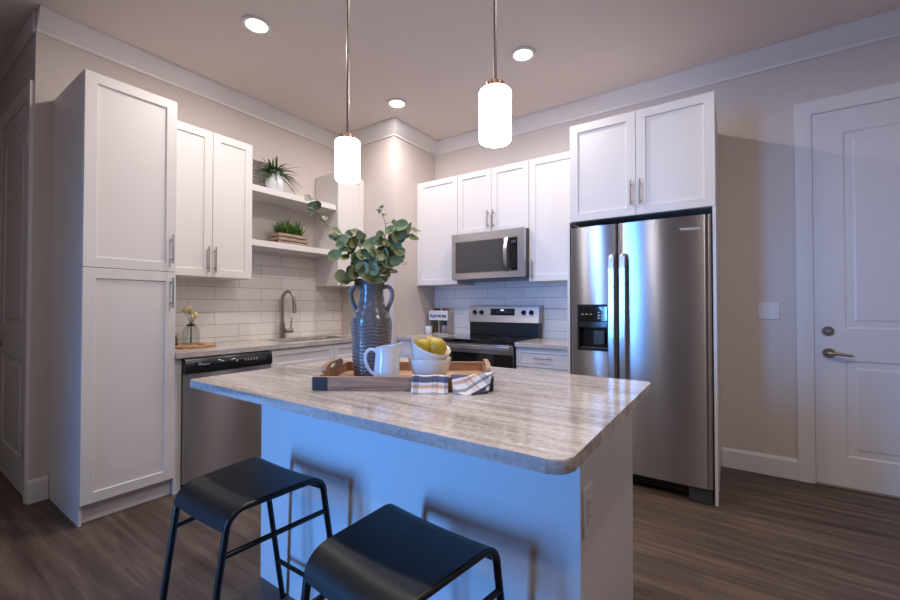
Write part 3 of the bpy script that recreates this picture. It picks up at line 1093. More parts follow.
# ------------------------------------------------------------------ bar stools
def make_stool(label, loc):
    s = thing('bar_stool', label, 'bar stool', loc, group='black bar stools')
    HW, HD, ZS, R, TP = .166, .152, .621, .046, .08       # half width, half depth, tube-centre height, bend radius
    FF, RF = -.246, .254                          # foot y front and rear
    rt = .0105
    def side():
        # profile (y, z) of one inverted U with splayed legs
        pts = []
        top_f, top_r = -HD - .0, HD + .0
        pf = [(FF, .0)]
        def corner(y, sgn, foot):
            yo = y + sgn * .012
            out = []
            for k in range(9):
                a = PI / 2 * k / 8
                out.append((y + sgn * (-R + R * math.cos(a)) + sgn * .012 * (1 - k / 8), ZS - R + R * math.sin(a)))
            return out
        pf += corner(top_f, -1, FF)
        pr_ = corner(top_r, 1, RF)
        pf += list(reversed(pr_)) + [(RF, .0)]
        return pf
    prof = side()
    for sx in (-1, 1):
        m = MB()
        m.tube([(sx * (HW + TP * y), y, z + (.0005 if z == 0 else 0)) for y, z in prof], rt, 12)
        m.build('leg_frame', M['black_metal'], s, local=True)
    # seat sheet following the bends
    sheet = [p for p in prof if p[1] > .53]
    sheet = [(sheet[0][0] - .004, sheet[0][1] - .012)] + sheet + [(sheet[-1][0] + .004, sheet[-1][1] - .012)]
    sheet = []
    def arc(y, sgn):
        o = []
        for k in range(9):
            a = PI / 2 * k / 8
            o.append((y + sgn * (-R + (R + rt) * math.cos(a)) + sgn * .012 * (1 - k / 8), ZS - R + (R + rt) * math.sin(a)))
        return o
    fr = arc(-HD, -1)
    rr = arc(HD, 1)
    sheet = [(fr[0][0] - .002, fr[0][1] - .006)] + fr + list(reversed(rr)) + [(rr[0][0] + .002, rr[0][1] - .006)]
    inner = []
    for i, (y, z) in enumerate(sheet):
        a = Vector(sheet[max(0, i - 1)]); b = Vector(sheet[min(len(sheet) - 1, i + 1)])
        tdir = (b - a).normalized()
        nrm = Vector((tdir.y, -tdir.x))
        inner.append((y + nrm.x * .004, z + nrm.y * .004))
    loop = sheet + list(reversed(inner))
    m = MB()
    xs = [-HW - .004 + (2 * HW + .008) * k / 10 for k in range(11)]
    rgs = []
    for x in xs:
        dip = .006 * (1 - (x / (HW + .004)) ** 2)
        rgs.append([(x * (1 + TP * y / HW), y, z - dip * max(0, min(1, (z - .52) / .06))) for y, z in loop])
    m.rings(rgs, True, True, True)
    m.build('seat', M['black_seat'], s, local=True)
    # stretchers
    def yat(z, foot, top, sgn):
        z1 = ZS - R
        return foot + (top + sgn * .012 - foot) * z / z1
    m = MB()
    for sx in (-1, 1):
        z = .497
        m = MB()
        ya, yb = yat(z, FF, -HD, -1), yat(z, RF, HD, 1)
        m.cyl((sx * (HW + TP * ya), ya, z), (sx * (HW + TP * yb), yb, z), .0085, 10)
        m.build('side_rail', M['black_metal'], s, local=True)
    z = .17
    for foot, top, sg in ((FF, -HD, -1), (RF, HD, 1)):
        m = MB()
        ya = yat(z, foot, top, sg)
        m.cyl((-HW - TP * ya, ya, z), (HW + TP * ya, ya, z), .0085, 10)
        m.build('foot_rail', M['black_metal'], s, local=True)
    return s
st = make_stool('black metal bar stool at the left, tucked under the tip of the island top', (2.226, -2.998, 0))
s2 = copy_tree(st)
st.rotation_euler = (0, 0, math.radians(1))
s2.rotation_euler = (0, 0, math.radians(-4))
s2.location = (2.915, -2.998, 0)
s2['label'] = 'black metal bar stool nearest the camera, right of the other stool'

# ------------------------------------------------------------------ ceiling lights
def make_can(label, x, y, power=1.0):
    c = thing('recessed_light', label, 'ceiling light', (x, y, H - .012), group='recessed ceiling lights')
    m = MB()
    m.lathe([(.066, .0115), (.068, .002), (.088, .000), (.092, .004), (.092, .0115), (.066, .0115)], (0, 0, 0), 40)
    m.build('trim_ring', M['trim'], c, local=True)
    m = MB(); m.lathe([(.0005, .006), (.065, .006), (.065, .0112), (.0005, .0112)], (0, 0, 0), 32, True, True)
    m.build('lens', M['can'], c, local=True)
    l = bpy.data.lights.new('can_lamp', 'AREA')
    l.shape = 'DISK'
    l.size = .12
    l.energy = CAN_POWER * power
    l.color = CAN_COL
    o = bpy.data.objects.new('can_lamp', l)
    COL.objects.link(o)
    o.parent = c
    o.location = (0, 0, -.006)
    return c
make_can('recessed ceiling light nearest the pantry, left of both pendants', 1.03, -2.30)
make_can('recessed ceiling light right of the right pendant', 2.352, -1.009)
make_can('recessed ceiling light close to the corner wall, between the two pendants', 1.092, -.989)
make_can('recessed ceiling light over the island, above the photo\'s top edge', 2.35, -2.31)

make_can('recessed ceiling light in front of the entry door, above the photo\'s top edge', 3.70, -2.31)
make_can('added fill light in the ceiling on the entry side of the room, out of view', 5.35, -2.5, .8)  # unseen lamp added to brighten the island's right end panel
make_can('added fill light in the ceiling over the sitting area behind the camera', 3.70, -4.6, .55)  # unseen lamp added as neutral fill for the floor and ceiling bounce
make_can('added fill light in the ceiling of the sitting area, left of the camera', 1.6, -4.6, .45)  # second unseen lamp added as fill on the sitting side

def make_pendant(label, x, y):
    p = thing('pendant_light', label, 'pendant light', (x, y, 1.808), group='pendant lights over the island')
    m = MB(); m.lathe([(.001, H - 1.808 - .0005), (.062, H - 1.808 - .0005), (.062, H - 1.808 - .02), (.05, H - 1.808 - .026), (.001, H - 1.808 - .026)], (0, 0, 0), 32)
    m.build('canopy', M['nickel'], p, local=True)
    m = MB(); m.cyl((0, 0, .2365), (0, 0, H - 1.808 - .027), .0065, 14); m.cyl((0, 0, .62), (0, 0, .65), .008, 14)
    m.build('rod', M['dark_nickel'], p, local=True)
    m = MB(); m.lathe([(.001, .236), (.010, .236), (.014, .231), (.034, .228), (.034, .202), (.001, .202)], (0, 0, 0), 32)
    m.build('socket_cap', simple('copper_nickel', rgb(196, 164, 142), .3, 1), p, local=True)
    m = MB(); m.lathe([(.001, .012), (.046, .012), (.054, .014), (.0575, .020), (.0585, .03), (.0585, .188), (.0575, .196), (.054, .200), (.046, .2015), (.001, .2015)], (0, 0, 0), 40)
    m.build('glass_shade', M['shade'], p, local=True)
    return p
pn = make_pendant('left pendant light with a white cylinder shade hanging by the shelves', 2.113, -2.47)
p2 = copy_tree(pn)
p2.location = (2.901, -2.47, 1.810)
p2['label'] = 'right pendant light with a white cylinder shade hanging before the microwave'

# ------------------------------------------------------------------ tray and its contents (island centre)
ITOP = .9203
TC = Vector((2.508, -2.484, ITOP))
TA = math.radians(33.2)
RT = Matrix.Rotation(TA, 4, 'Z')
def tw(u, n, z=0):
    return TC + RT @ Vector((u, n, z))
tr = thing('serving_tray', 'rustic wooden serving tray with cut-out handles on the island', 'tray', TC, TA)
TW, TD = .326, .21
m = MB(); m.box(-TW + .016, TW - .016, -TD + .014, TD - .014, .0, .010)
m.build('bottom', M['tray_wood'], tr, local=True, smooth=False)
for s_ in (-1, 1):
    y0, y1 = sorted((s_ * TD, s_ * (TD - .014)))
    m = MB(); m.box(-TW, TW, y0, y1, 0, .050, .002)
    m.build('side_board', M['tray_wood'], tr, local=True)
for s_ in (-1, 1):
    x0, x1 = sorted((s_ * (TW - .0005), s_ * (TW - .016)))
    m = MB(); m.box(x0, x1, -TD + .0142, TD - .0142, 0, .050, .002)
    m.build('end_board', M['tray_wood'], tr, local=True)
    m = MB()
    hx = s_ * (TW - .008)
    N = 28
    oo, ii = [], []
    for k in range(N):
        a = 2 * PI * k / N
        ca, sa = math.cos(a), math.sin(a)
        e = .55
        oo.append((math.copysign(abs(ca) ** e, ca) * .118, .056 + math.copysign(abs(sa) ** .7, sa) * (.025 if sa > 0 else .0055)))
        ii.append((math.copysign(abs(ca) ** .6, ca) * .060, .0635 + math.copysign(abs(sa) ** .8, sa) * .0095))
    lay = []
    for xx in (hx - .009, hx + .009):
        lay.append(([(xx, y, z) for y, z in oo], [(xx, y, z) for y, z in ii]))
    m.rings([lay[0][0], lay[1][0], lay[1][1], lay[0][1], lay[0][0]])
    m.build('handle', M['tray_wood'], tr, local=True)
for sx in (-1, 1):
    for sy in (-1, 1):
        m = MB()
        xx = sx * TW
        yy = sy * TD
        x0, x1 = sorted((xx + sx * .002, xx - sx * .052))
        y0, y1 = sorted((yy + sy * .002, yy + sy * .0003))
        m.box(x0, x1, y0, y1, .002, .049)
        x0, x1 = sorted((xx + sx * .002, xx + sx * .0003))
        y0, y1 = sorted((yy + sy * .002, yy - sy * .04))
        m.box(x0, x1, y0, y1, .002, .049)
        lab(m.build('corner_bracket', M['black_tray'], tr, local=True, smooth=False), 'dark metal corner strap')
ZT = .0105  # tray floor

# tall ribbed vase
VP = tw(-.172, .066, ZT)
va = thing('vase', 'tall grey-blue ribbed ceramic vase with two handles standing in the tray', 'vase', VP, TA)
prof = []
def body_r(z):
    K = [(0, .074), (.03, .077), (.15, .083), (.222, .087), (.240, .0845), (.264, .074), (.292, .061), (.318, .0535), (.355, .050), (.385, .052), (.40, .057), (.405, .058)]
    for (za, ra), (zb, rb) in zip(K, K[1:]):
        if za <= z <= zb:
            t_ = (z - za) / (zb - za)
            t_ = t_ * t_ * (3 - 2 * t_) if zb > .24 else t_
            return ra + (rb - ra) * t_
    return K[-1][1]
NZ = 170
for k in range(NZ + 1):
    z = .405 * k / NZ
    prof.append((body_r(z), z))
def ribs(r, z, a):
    if .012 < z < .228:
        fade = min(1, (z - .012) / .01, (.228 - z) / .01)
        tri = abs(((a * 7 / (2 * PI)) % 1) * 2 - 1)
        return r + .0022 * fade * math.sin(2 * PI * (z / .0145 + tri * .55))
    return r
m = MB()
full = [(.001, .0)] + prof + [(.054, .4045), (.048, .39), (.045, .34), (.001, .335)]
NV = 112
m.lathe(full, (0, 0, 0), NV, True, True, rfun=lambda r, z, a: ribs(r, z, a) if r > .06 else r)
m.build('body', M['vase'], va, local=True, ang=60)
for s_ in (-1, 1):
    m = MB()
    hp = [(.050, .376), (.066, .382), (.082, .374), (.0905, .350), (.086, .322), (.074, .294), (.068, .280), (.066, .268)]
    # smooth the polyline
    for _ in range(2):
        q = [hp[0]]
        for a, b in zip(hp, hp[1:]):
            q += [(a[0] * .75 + b[0] * .25, a[1] * .75 + b[1] * .25), (a[0] * .25 + b[0] * .75, a[1] * .25 + b[1] * .75)]
        hp = q + [hp[-1]]
    m.tube([(s_ * x, 0, z) for x, z in hp], .0095, 12)
    m.build('handle', M['vase'], va, local=True)

# eucalyptus: (right, up) leaf centres relative to the vase mouth, and radius
VM = VP + Vector((0, 0, .395))
EA = math.radians(34.5)
def leaf(m, c, nrm, r, spin, elong=1.0):
    n = nrm.normalized()
    a = n.orthogonal().normalized()
    a = Matrix.Rotation(spin, 3, n) @ a
    b = n.cross(a)
    N = 12
    rim = []
    mid = []
    for k in range(N):
        t_ = 2 * PI * k / N
        x, y = math.cos(t_) * r * elong, math.sin(t_) * r / elong
        cup = .16 * (x * x + y * y) / r
        fold = .22 * abs(y)
        rim.append(m.bm.verts.new(c + a * x + b * y + n * (cup + fold)))
        mid.append(m.bm.verts.new(c + a * x * .5 + b * y * .5 + n * (cup * .25 + fold * .5)))
    ce = m.bm.verts.new(c)
    for k in range(N):
        j = (k + 1) % N
        m.bm.faces.new((rim[k], rim[j], mid[j], mid[k]))
        m.bm.faces.new((mid[k], mid[j], ce))
def branch(label, stem, leaves, light=.25, extra=0):
    """stem: list of (right, forward, up) from the vase mouth; leaves: (right, forward, up, radius[, elong])"""
    o = thing('eucalyptus_branch', label, 'branch', VM, EA, group='eucalyptus branches in the grey vase')
    pts = [Vector(p) for p in stem]
    fine = []
    for i in range(len(pts) - 1):
        p0 = pts[max(i - 1, 0)]; p1 = pts[i]; p2_ = pts[i + 1]; p3 = pts[min(i + 2, len(pts) - 1)]
        for k in range(8):
            t_ = k / 8
            fine.append(.5 * ((2 * p1) + (p2_ - p0) * t_ + (2 * p0 - 5 * p1 + 4 * p2_ - p3) * t_ ** 2 + (3 * p1 - p0 - 3 * p2_ + p3) * t_ ** 3))
    fine.append(pts[-1])
    m = MB()
    m.tube(fine, [.0028 - .0018 * k / (len(fine) - 1) for k in range(len(fine))], 7)
    md, ml = MB(), MB()
    L = [l if len(l) == 5 else l + (1.0,) for l in leaves]
    for k in range(extra * 2 + 2):
        q = fine[rnd.randrange(len(fine) // 3, len(fine))]
        d = Vector((rnd.uniform(-1, 1), rnd.uniform(-1, 1), rnd.uniform(-.6, .8))).normalized() * rnd.uniform(.022, .036)
        L.append((q.x + d.x, q.y + d.y, q.z + d.z, rnd.uniform(.018, .026), rnd.uniform(1, 1.15)))
    used = [0, 0]
    for (x, y, z, r, el) in L:
        c = Vector((x, y, z))
        near = min(fine, key=lambda q: (q - c).length)
        m.tube([near, near.lerp(c, .6) + Vector((0, 0, .004)), c], [.0013, .0011, .0009], 5)
        n = Vector((rnd.uniform(-.7, .7), -1 + rnd.uniform(-.2, .7), rnd.uniform(-.1, .9)))
        if el > 1.3:
            n = Vector((rnd.uniform(-.3, .3), -.35, 1))
        w_ = ml if rnd.random() < light else md
        used[w_ is ml] += 1
        leaf(w_, c, n, r * .88, rnd.uniform(0, 6.28) if el < 1.3 else .6, el)
    m.build('stem', M['stem'], o, local=True)
    if used[0]:
        md.build('leaves', M['leaf'], o, local=True, ang=180)
    if used[1]:
        lab(ml.build('pale_leaves', M['leaf_light'], o, local=True, ang=180), 'paler yellow-green leaves')
    return o
branch('eucalyptus branch reaching furthest left and up, its tip in front of the shelves',
       [(0, 0, -.03), (-.04, -.02, .08), (-.12, -.03, .19), (-.20, -.02, .26), (-.258, -.01, .342)],
       [(-.262, -.02, .352, .026), (-.238, 0, .336, .024), (-.250, -.03, .328, .022), (-.262, .01, .318, .022, 1.8), (-.205, -.01, .268, .022, 2.0), (-.222, .02, .282, .020, 1.9), (-.172, -.02, .228, .020, 1.9)], .55)
branch('eucalyptus branch leaning left at middle height in the grey vase',
       [(0, 0, -.03), (-.03, -.03, .05), (-.08, -.05, .12), (-.13, -.05, .185), (-.145, -.05, .215)],
       [(-.140, -.06, .208, .030), (-.150, -.04, .178, .027), (-.108, -.06, .172, .032), (-.138, -.07, .108, .034), (-.108, -.06, .098, .033), (-.085, -.04, .135, .026), (-.125, -.02, .140, .024)], .3, 3)
branch('eucalyptus branch drooping over the left rim of the grey vase',
       [(0, 0, -.03), (-.03, -.04, .02), (-.07, -.06, .03), (-.105, -.07, .005)],
       [(-.108, -.08, .012, .040), (-.088, -.07, -.006, .032), (-.120, -.06, .028, .030), (-.062, -.09, .034, .030), (-.078, -.03, .050, .028)], .1)
branch('eucalyptus branch rising just left of centre in the grey vase',
       [(0, 0, -.03), (-.015, -.02, .06), (-.04, -.03, .14), (-.06, -.02, .20)],
       [(-.062, -.03, .170, .033), (-.068, -.05, .128, .030), (-.052, -.06, .100, .030), (-.030, -.02, .165, .026), (-.100, -.02, .172, .026), (-.045, -.07, .060, .032), (-.08, .01, .185, .022)], .15, 3)
branch('eucalyptus branch standing upright at the centre of the grey vase',
       [(0, 0, -.03), (.005, -.02, .06), (.012, -.04, .13), (.02, -.03, .20)],
       [(.008, -.05, .160, .040), (.038, -.03, .172, .030), (.058, -.02, .160, .026), (.035, -.07, .108, .038), (.002, -.06, .078, .036), (.028, -.08, .055, .034), (.062, -.04, .118, .030), (-.018, -.05, .120, .028)], .3, 4)
branch('thin eucalyptus sprig with the topmost narrow leaves, right of centre',
       [(0, 0, -.03), (.02, .01, .09), (.05, .02, .19), (.055, .02, .26), (.034, .02, .318)],
       [(.032, .01, .314, .021, 2.0), (.052, .02, .298, .021, 2.0), (.092, .02, .266, .015), (.070, .03, .236, .018, 1.7)], .2)
branch('eucalyptus branch leaning right with the biggest leaf cluster',
       [(0, 0, -.03), (.03, -.02, .07), (.08, -.03, .15), (.13, -.03, .20), (.165, -.03, .235)],
       [(.090, -.04, .220, .030), (.132, -.05, .232, .040), (.166, -.05, .216, .042), (.152, -.06, .182, .036), (.192, -.02, .220, .026), (.108, -.02, .250, .020), (.120, -.06, .190, .036), (.182, -.04, .186, .028), (.100, -.04, .185, .030)], .12, 3)
branch('eucalyptus branch arching low over the right rim of the grey vase',
       [(0, 0, -.03), (.03, -.03, .04), (.08, -.04, .085), (.13, -.04, .10)],
       [(.122, -.05, .128, .032), (.115, -.06, .088, .032), (.150, -.03, .078, .018, 1.9), (.078, -.06, .078, .034), (.052, -.08, .045, .034), (.085, -.03, .130, .032), (.095, -.05, .045, .026), (.062, -.05, .012, .022)], .4, 3)

branch('short bushy eucalyptus sprig hiding the rim of the grey vase',
       [(0, 0, -.03), (.0, -.04, .02), (-.01, -.06, .05), (.0, -.07, .09)],
       [(-.04, -.08, .02, .03), (.0, -.09, .015, .032), (.035, -.08, .012, .028), (-.02, -.08, .055, .034), (.03, -.09, .05, .030), (-.055, -.06, .07, .028), (.055, -.06, .08, .030), (.01, -.08, .10, .032), (-.03, -.06, .11, .030), (-.045, -.03, -.005, .026)], .2, 3)
branch('eucalyptus sprig with small pale leaves between the middle and right stems',
       [(0, 0, -.03), (.02, .02, .06), (.05, .03, .13), (.075, .03, .17)],
       [(.070, .02, .150, .028), (.085, .01, .165, .024), (.050, .0, .135, .026), (.095, .0, .12, .026), (.06, -.01, .10, .028), (.11, .02, .10, .022), (.03, .01, .19, .024), (.045, .02, .165, .022)], .6, 3)

# white pitcher
PP = tw(-.076, -.10, ZT)
pc = thing('pitcher', 'small white ceramic pitcher in front of the grey vase', 'pitcher', PP, TA)
K = [(.001, 0), (.046, 0), (.050, .004), (.0515, .02), (.050, .05), (.046, .09), (.044, .115), (.045, .135), (.047, .142), (.0445, .142), (.041, .115), (.043, .08), (.045, .012), (.001, .008)]
m = MB()
rg = []
for r, z in K:
    ring = []
    for i in range(40):
        a = 2 * PI * i / 40
        q = r
        x, y = q * math.cos(a), q * math.sin(a)
        k_ = max(0, (z - .075) / .067) ** 1.4
        sp = max(0, math.cos(a)) ** 6
        x += .028 * k_ * sp
        zz = z + .016 * k_ * (max(0, math.cos(a)) ** 3) - .008 * k_ * (max(0, -math.cos(a)) ** 2)
        ring.append((x, y * (1 - .35 * k_ * sp), zz))
    rg.append(ring)
m.rings(rg, True, True, True)
m.build('body', M['white_glaze'], pc, local=True, ang=60)
m = MB()
hp = [(-.040, .118), (-.058, .130), (-.078, .122), (-.086, .098), (-.080, .068), (-.064, .040), (-.048, .030)]
for _ in range(2):
    q = [hp[0]]
    for a, b in zip(hp, hp[1:]):
        q += [(a[0] * .75 + b[0] * .25, a[1] * .75 + b[1] * .25), (a[0] * .25 + b[0] * .75, a[1] * .25 + b[1] * .75)]
    hp = q + [hp[-1]]
m.tube([(x, 0, z) for x, z in hp], .0062, 12)
m.build('handle', M['white_glaze'], pc, local=True)

# bowls and pears
def bowl(name, label, loc, rot, sc):
    o = MB()
    K = [(.001, 0), (.045, 0), (.050, .003), (.063, .018), (.0745, .042), (.080, .066), (.083, .076), (.0815, .079), (.078, .076), (.071, .046), (.058, .022), (.045, .010), (.001, .008)]
    def rf_(r, z, a):
        return r
    o.lathe([(r * sc, z * sc * 1.06) for r, z in K], (0, 0, 0), 48, True, True)
    o.xform(Matrix.Translation(loc) @ rot)
    return tag(o.build(name, M['cream_glaze'], ang=60), label, 'bowl', 'cream bowls in the tray')
BP = tw(.086, -.03, ZT)
bowl('bowl', 'cream bowl standing level in the tray, under the tilted bowl', BP, Matrix.Identity(4), 1.05)
RTI = RT @ Matrix.Rotation(math.radians(16), 4, 'X') @ Matrix.Rotation(math.radians(20), 4, 'Y')
bowl('bowl', 'cream bowl tilted inside the other bowl, holding the pears', tw(.066, -.03, ZT + .066), RTI, 1.0)
def pear(label, loc, rot, sc):
    o = thing('pear', label, 'pear', loc, group='yellow pears in the bowl', rot=rot.to_euler())
    K = [(.001, -.032), (.012, -.033), (.024, -.027), (.0335, -.012), (.035, .004), (.030, .020), (.022, .034), (.016, .046), (.011, .054), (.004, .057), (.001, .056)]
    m = MB(); m.lathe([(r * sc, z * sc) for r, z in K], (0, 0, 0), 28, True, True)
    m.build('fruit', M['pear'], o, local=True, ang=70)
    m = MB(); m.tube([(0, 0, .055 * sc), (.002, 0, .066 * sc), (.006, 0, .075 * sc)], .0018, 6)
    m.build('stem', M['stem'], o, local=True)
    return o
def eul(x, y, z):
    return Matrix.Rotation(math.radians(z), 3, 'Z') @ Matrix.Rotation(math.radians(y), 3, 'Y') @ Matrix.Rotation(math.radians(x), 3, 'X')
pear('yellow pear at the left inside the tilted bowl, half hidden by its rim', tw(.062, -.054, ZT + .130), eul(-105, 0, 15), 1.0)
pear('biggest yellow pear, at the right side of the tilted bowl', tw(.116, -.050, ZT + .130), eul(200, 8, 0), 1.12)
pear('yellow pear at the back of the tilted bowl', tw(.088, .016, ZT + .134), eul(-70, 20, 30), 1.0)

# plaid napkins draped over the tray's front board
def napkin(label, u0, u1, path, skew, thick, uvs, sag=0):
    """path: list of (n, z) in tray space, skew(u_fraction, s) -> (du, dn, dz)"""
    m = MB()
    uvl = m.bm.loops.layers.uv.new('UVMap')
    NU, NS = 14, len(path)
    def pt(i, k, off):
        fu = i / NU
        n, z = path[k]
        a = path[max(0, k - 1)]; b = path[min(NS - 1, k + 1)]
        tx, tz = b[0] - a[0], b[1] - a[1]
        l = math.hypot(tx, tz)
        nn, nz = tz / l, -tx / l
        du, dn, dz = skew(fu, k / (NS - 1))
        return tw(u0 + (u1 - u0) * fu + du, n + nn * off + dn, z + nz * off + dz)
    top = [[m.bm.verts.new(pt(i, k, -thick)) for k in range(NS)] for i in range(NU + 1)]
    bot = [[m.bm.verts.new(pt(i, k, 0)) for k in range(NS)] for i in range(NU + 1)]
    ac = [0]
    for a, b in zip(path, path[1:]):
        ac.append(ac[-1] + math.hypot(a[0] - b[0], a[1] - b[1]))
    def uvq(i, k):
        x, y = (u1 - u0) * i / NU * uvs, ac[k] * uvs + .02
        return (x * math.cos(sag) - y * math.sin(sag) + .05, x * math.sin(sag) + y * math.cos(sag))
    def face(vs, ix):
        f = m.bm.faces.new(vs)
        for lp, q in zip(f.loops, ix):
            lp[uvl].uv = uvq(*q)
    for i in range(NU):
        for k in range(NS - 1):
            ix = [(i, k), (i + 1, k), (i + 1, k + 1), (i, k + 1)]
            face([top[a][b] for a, b in ix], ix)
            face([bot[a][b] for a, b in reversed(ix)], list(reversed(ix)))
    for i in range(NU):
        for k in (0, NS - 1):
            ix = [(i, k), (i + 1, k)]
            face([top[i][k], top[i + 1][k], bot[i + 1][k], bot[i][k]], ix + ix[::-1])
    for k in range(NS - 1):
        for i in (0, NU):
            ix = [(i, k), (i, k + 1)]
            face([top[i][k], top[i][k + 1], bot[i][k + 1], bot[i][k]], ix + ix[::-1])
    o = m.build('napkin', M['plaid'], ang=60)
    return tag(o, label, 'napkin', 'plaid napkins on the tray edge')
def smooth_path(p, it=2):
    for _ in range(it):
        q = [p[0]]
        for a, b in zip(p, p[1:]):
            q += [(a[0] * .75 + b[0] * .25, a[1] * .75 + b[1] * .25), (a[0] * .25 + b[0] * .75, a[1] * .25 + b[1] * .75)]
        p = q + [p[-1]]
    return p
pa = smooth_path([(-.125, .013), (-.170, .020), (-.186, .053), (-.206, .058), (-.221, .054), (-.230, .034), (-.240, .016), (-.262, .0012), (-.272, .0010)])
napkin('folded blue, tan and white plaid napkin hanging over the tray front below the bowls', .036, .166, pa,
       lambda u, s: (0, .003 * math.sin(u * 9 + s * 4), .001 * math.sin(u * 12)), .014, 9)
pa2 = smooth_path([(-.10, .014), (-.150, .024), (-.184, .053), (-.206, .059), (-.222, .052), (-.236, .034), (-.250, .018), (-.272, .0012), (-.285, .0010)])
def fan(u, s):
    # the lower edge runs up to the right, as if the cloth were turned a quarter
    cut = (max(0, u - .35) / .65) * s
    cut0 = (max(0, .35 - u) / .35) * s
    return (.050 * (1 - s) * u + .018 * s, .040 * cut + .016 * cut0, .026 * cut + .012 * cut0)
napkin('loosely folded plaid napkin fanned over the right front corner of the tray', .168, .290, pa2, fan, .014, 9, .5)

# ------------------------------------------------------------------ things on the left counter
CTZ = .9203
m = MB()
m.lathe([(.001, 0), (.155, 0), (.160, .004), (.160, .014), (.156, .018), (.001, .018)], (0, 0, 0), 48, True, True)
m.xform(Matrix.Translation((.24, -2.34, CTZ)))
tag(m.build('serving_board', M['board_wood']), 'round pale wooden board on the counter beside the pantry', 'board')
BB = Vector((.24, -2.345, CTZ + .0185))
bt = thing('glass_bottle', 'clear ridged glass bottle of dried flowers on the round wooden board', 'bottle', BB)
m = MB()
K = [(.001, 0), (.038, 0), (.043, .005), (.045, .03), (.045, .075), (.040, .095), (.026, .112), (.017, .120), (.016, .128), (.019, .134), (.016, .134), (.0135, .122), (.023, .110), (.037, .092), (.042, .072), (.042, .03), (.040, .008), (.001, .004)]
m.lathe([(r * 1.28, z * 1.2) for r, z in K], (0, 0, 0), 36, True, True, rfun=lambda r, z, a: r * (1 + (.02 * math.cos(a * 12) if r > .03 else 0)))
m.build('body', M['glass'], bt, local=True, ang=60)
m = MB(); m.lathe([(.024, .136), (.028, .137), (.028, .148), (.024, .150), (.024, .136)], (0, 0, 0), 24)
lab(m.build('neck_band', M['black_plastic'], bt, local=True), 'dark band around the neck')
df = thing('dried_flower_bunch', 'bunch of pale dried flowers standing in the glass bottle', 'flowers', BB + Vector((0, 0, .006)))
for k in range(13):
    a = k * 2.4
    sp = .016 + .036 * ((k * 37 % 13) / 13)
    zt = .20 + .07 * ((k * 5 % 13) / 13)
    m = MB(); h_ = MB()
    tip = Vector((sp * math.cos(a), sp * math.sin(a), zt))
    m.tube([(.006 * math.cos(a + 2), .006 * math.sin(a + 2), .002), (.006 * math.cos(a), .006 * math.sin(a), .15), tip], .0011, 5)
    h_.lathe([(.001, -.018), (.009, -.012), (.012, .0), (.008, .016), (.001, .024)], tip, 8, True, True)
    fs = m.build('stem', M['stem'], df, local=True)
    h_.build('flower_head', M['dried'], fs, local=True)
m = MB(); m.lathe([(.001, 0), (.022, 0), (.025, .003), (.0255, .012), (.022, .016), (.001, .017)], (.345, -2.315, CTZ + .0185), 24, True, True)
m2 = m.build('wooden_disc', M['board_wood'])
tag(m2, 'small wooden disc lying on the round board in front of the bottle', 'wooden disc')
m = MB(); m.lathe([(.001, 0), (.02, 0), (.022, .004), (.021, .055), (.014, .068), (.012, .078), (.001, .080)], (.27, -2.470, CTZ + .0185), 24, True, True)
tag(m.build('pepper_mill', simple('dark_brown_wood', rgb(74, 52, 40), .5)), 'small dark brown mill half hidden by the pantry edge', 'mill')

# ------------------------------------------------------------------ things on the shelves
SZ1 = 2.2433
bk = thing('basket', 'grey woven square basket beside the white fern vase on the upper shelf', 'basket', (.13, -1.83, SZ1))
m = MB()
def bkr(hw, hd, z):
    return [(-hd, -hw, z), (hd, -hw, z), (hd, hw, z), (-hd, hw, z)]
rows = []
for k in range(17):
    z = .245 * k / 16
    q = .0025 * (1 if k % 2 else -1)
    rows.append(bkr(.098 + q, .085 + q, z))
m.rings(rows + [bkr(.09, .077, .245), bkr(.09, .077, .02)], True, True, True)
m.build('weave', M['basket'], bk, local=True, smooth=False)
m = MB(); m.tube([(.087, -.10, .243), (.087, .10, .243), (-.087, .10, .243), (-.087, -.10, .243)], .007, 8, closed=True)
m.build('rim', M['basket'], bk, local=True)

fv = thing('vase', 'round white vase on the upper shelf holding the spiky fern', 'vase', (.19, -1.645, SZ1))
m = MB()
K = [(.001, 0), (.05, 0), (.06, .006), (.083, .045), (.090, .078), (.082, .112), (.06, .145), (.047, .165), (.046, .178), (.051, .188), (.046, .188), (.040, .170), (.038, .15), (.001, .148)]
m.lathe([(r * 1.13, z * 1.08) for r, z in K], (0, 0, 0), 40, True, True)
m.build('body', M['white_glaze'], fv, local=True, ang=60)
def blade(m, base, az, length, rise, droop, wd, n=7, lean=0):
    """one arching leaf blade as a folded strip"""
    d = Vector((math.cos(az), math.sin(az), 0))
    sd = Vector((-math.sin(az), math.cos(az), 0))
    L, R_ = [], []
    C_ = []
    for k in range(n + 1):
        t_ = k / n
        p_ = base + d * (length * (t_ ** 1.15)) + Vector((0, 0, rise * t_ - droop * t_ * t_))
        w_ = wd * math.sin(PI * min(1, .12 + .88 * t_)) ** .7 + .0004
        C_.append(m.bm.verts.new(p_ - Vector((0, 0, w_ * .35))))
        L.append(m.bm.verts.new(p_ + sd * w_))
        R_.append(m.bm.verts.new(p_ - sd * w_))
    for k in range(n):
        m.bm.faces.new((L[k], C_[k], C_[k + 1], L[k + 1]))
        m.bm.faces.new((C_[k], R_[k], R_[k + 1], C_[k + 1]))
ff = thing('fern', 'spiky green fern spilling from the round white vase on the upper shelf', 'plant', (.19, -1.645, SZ1 + .165))
m = MB()
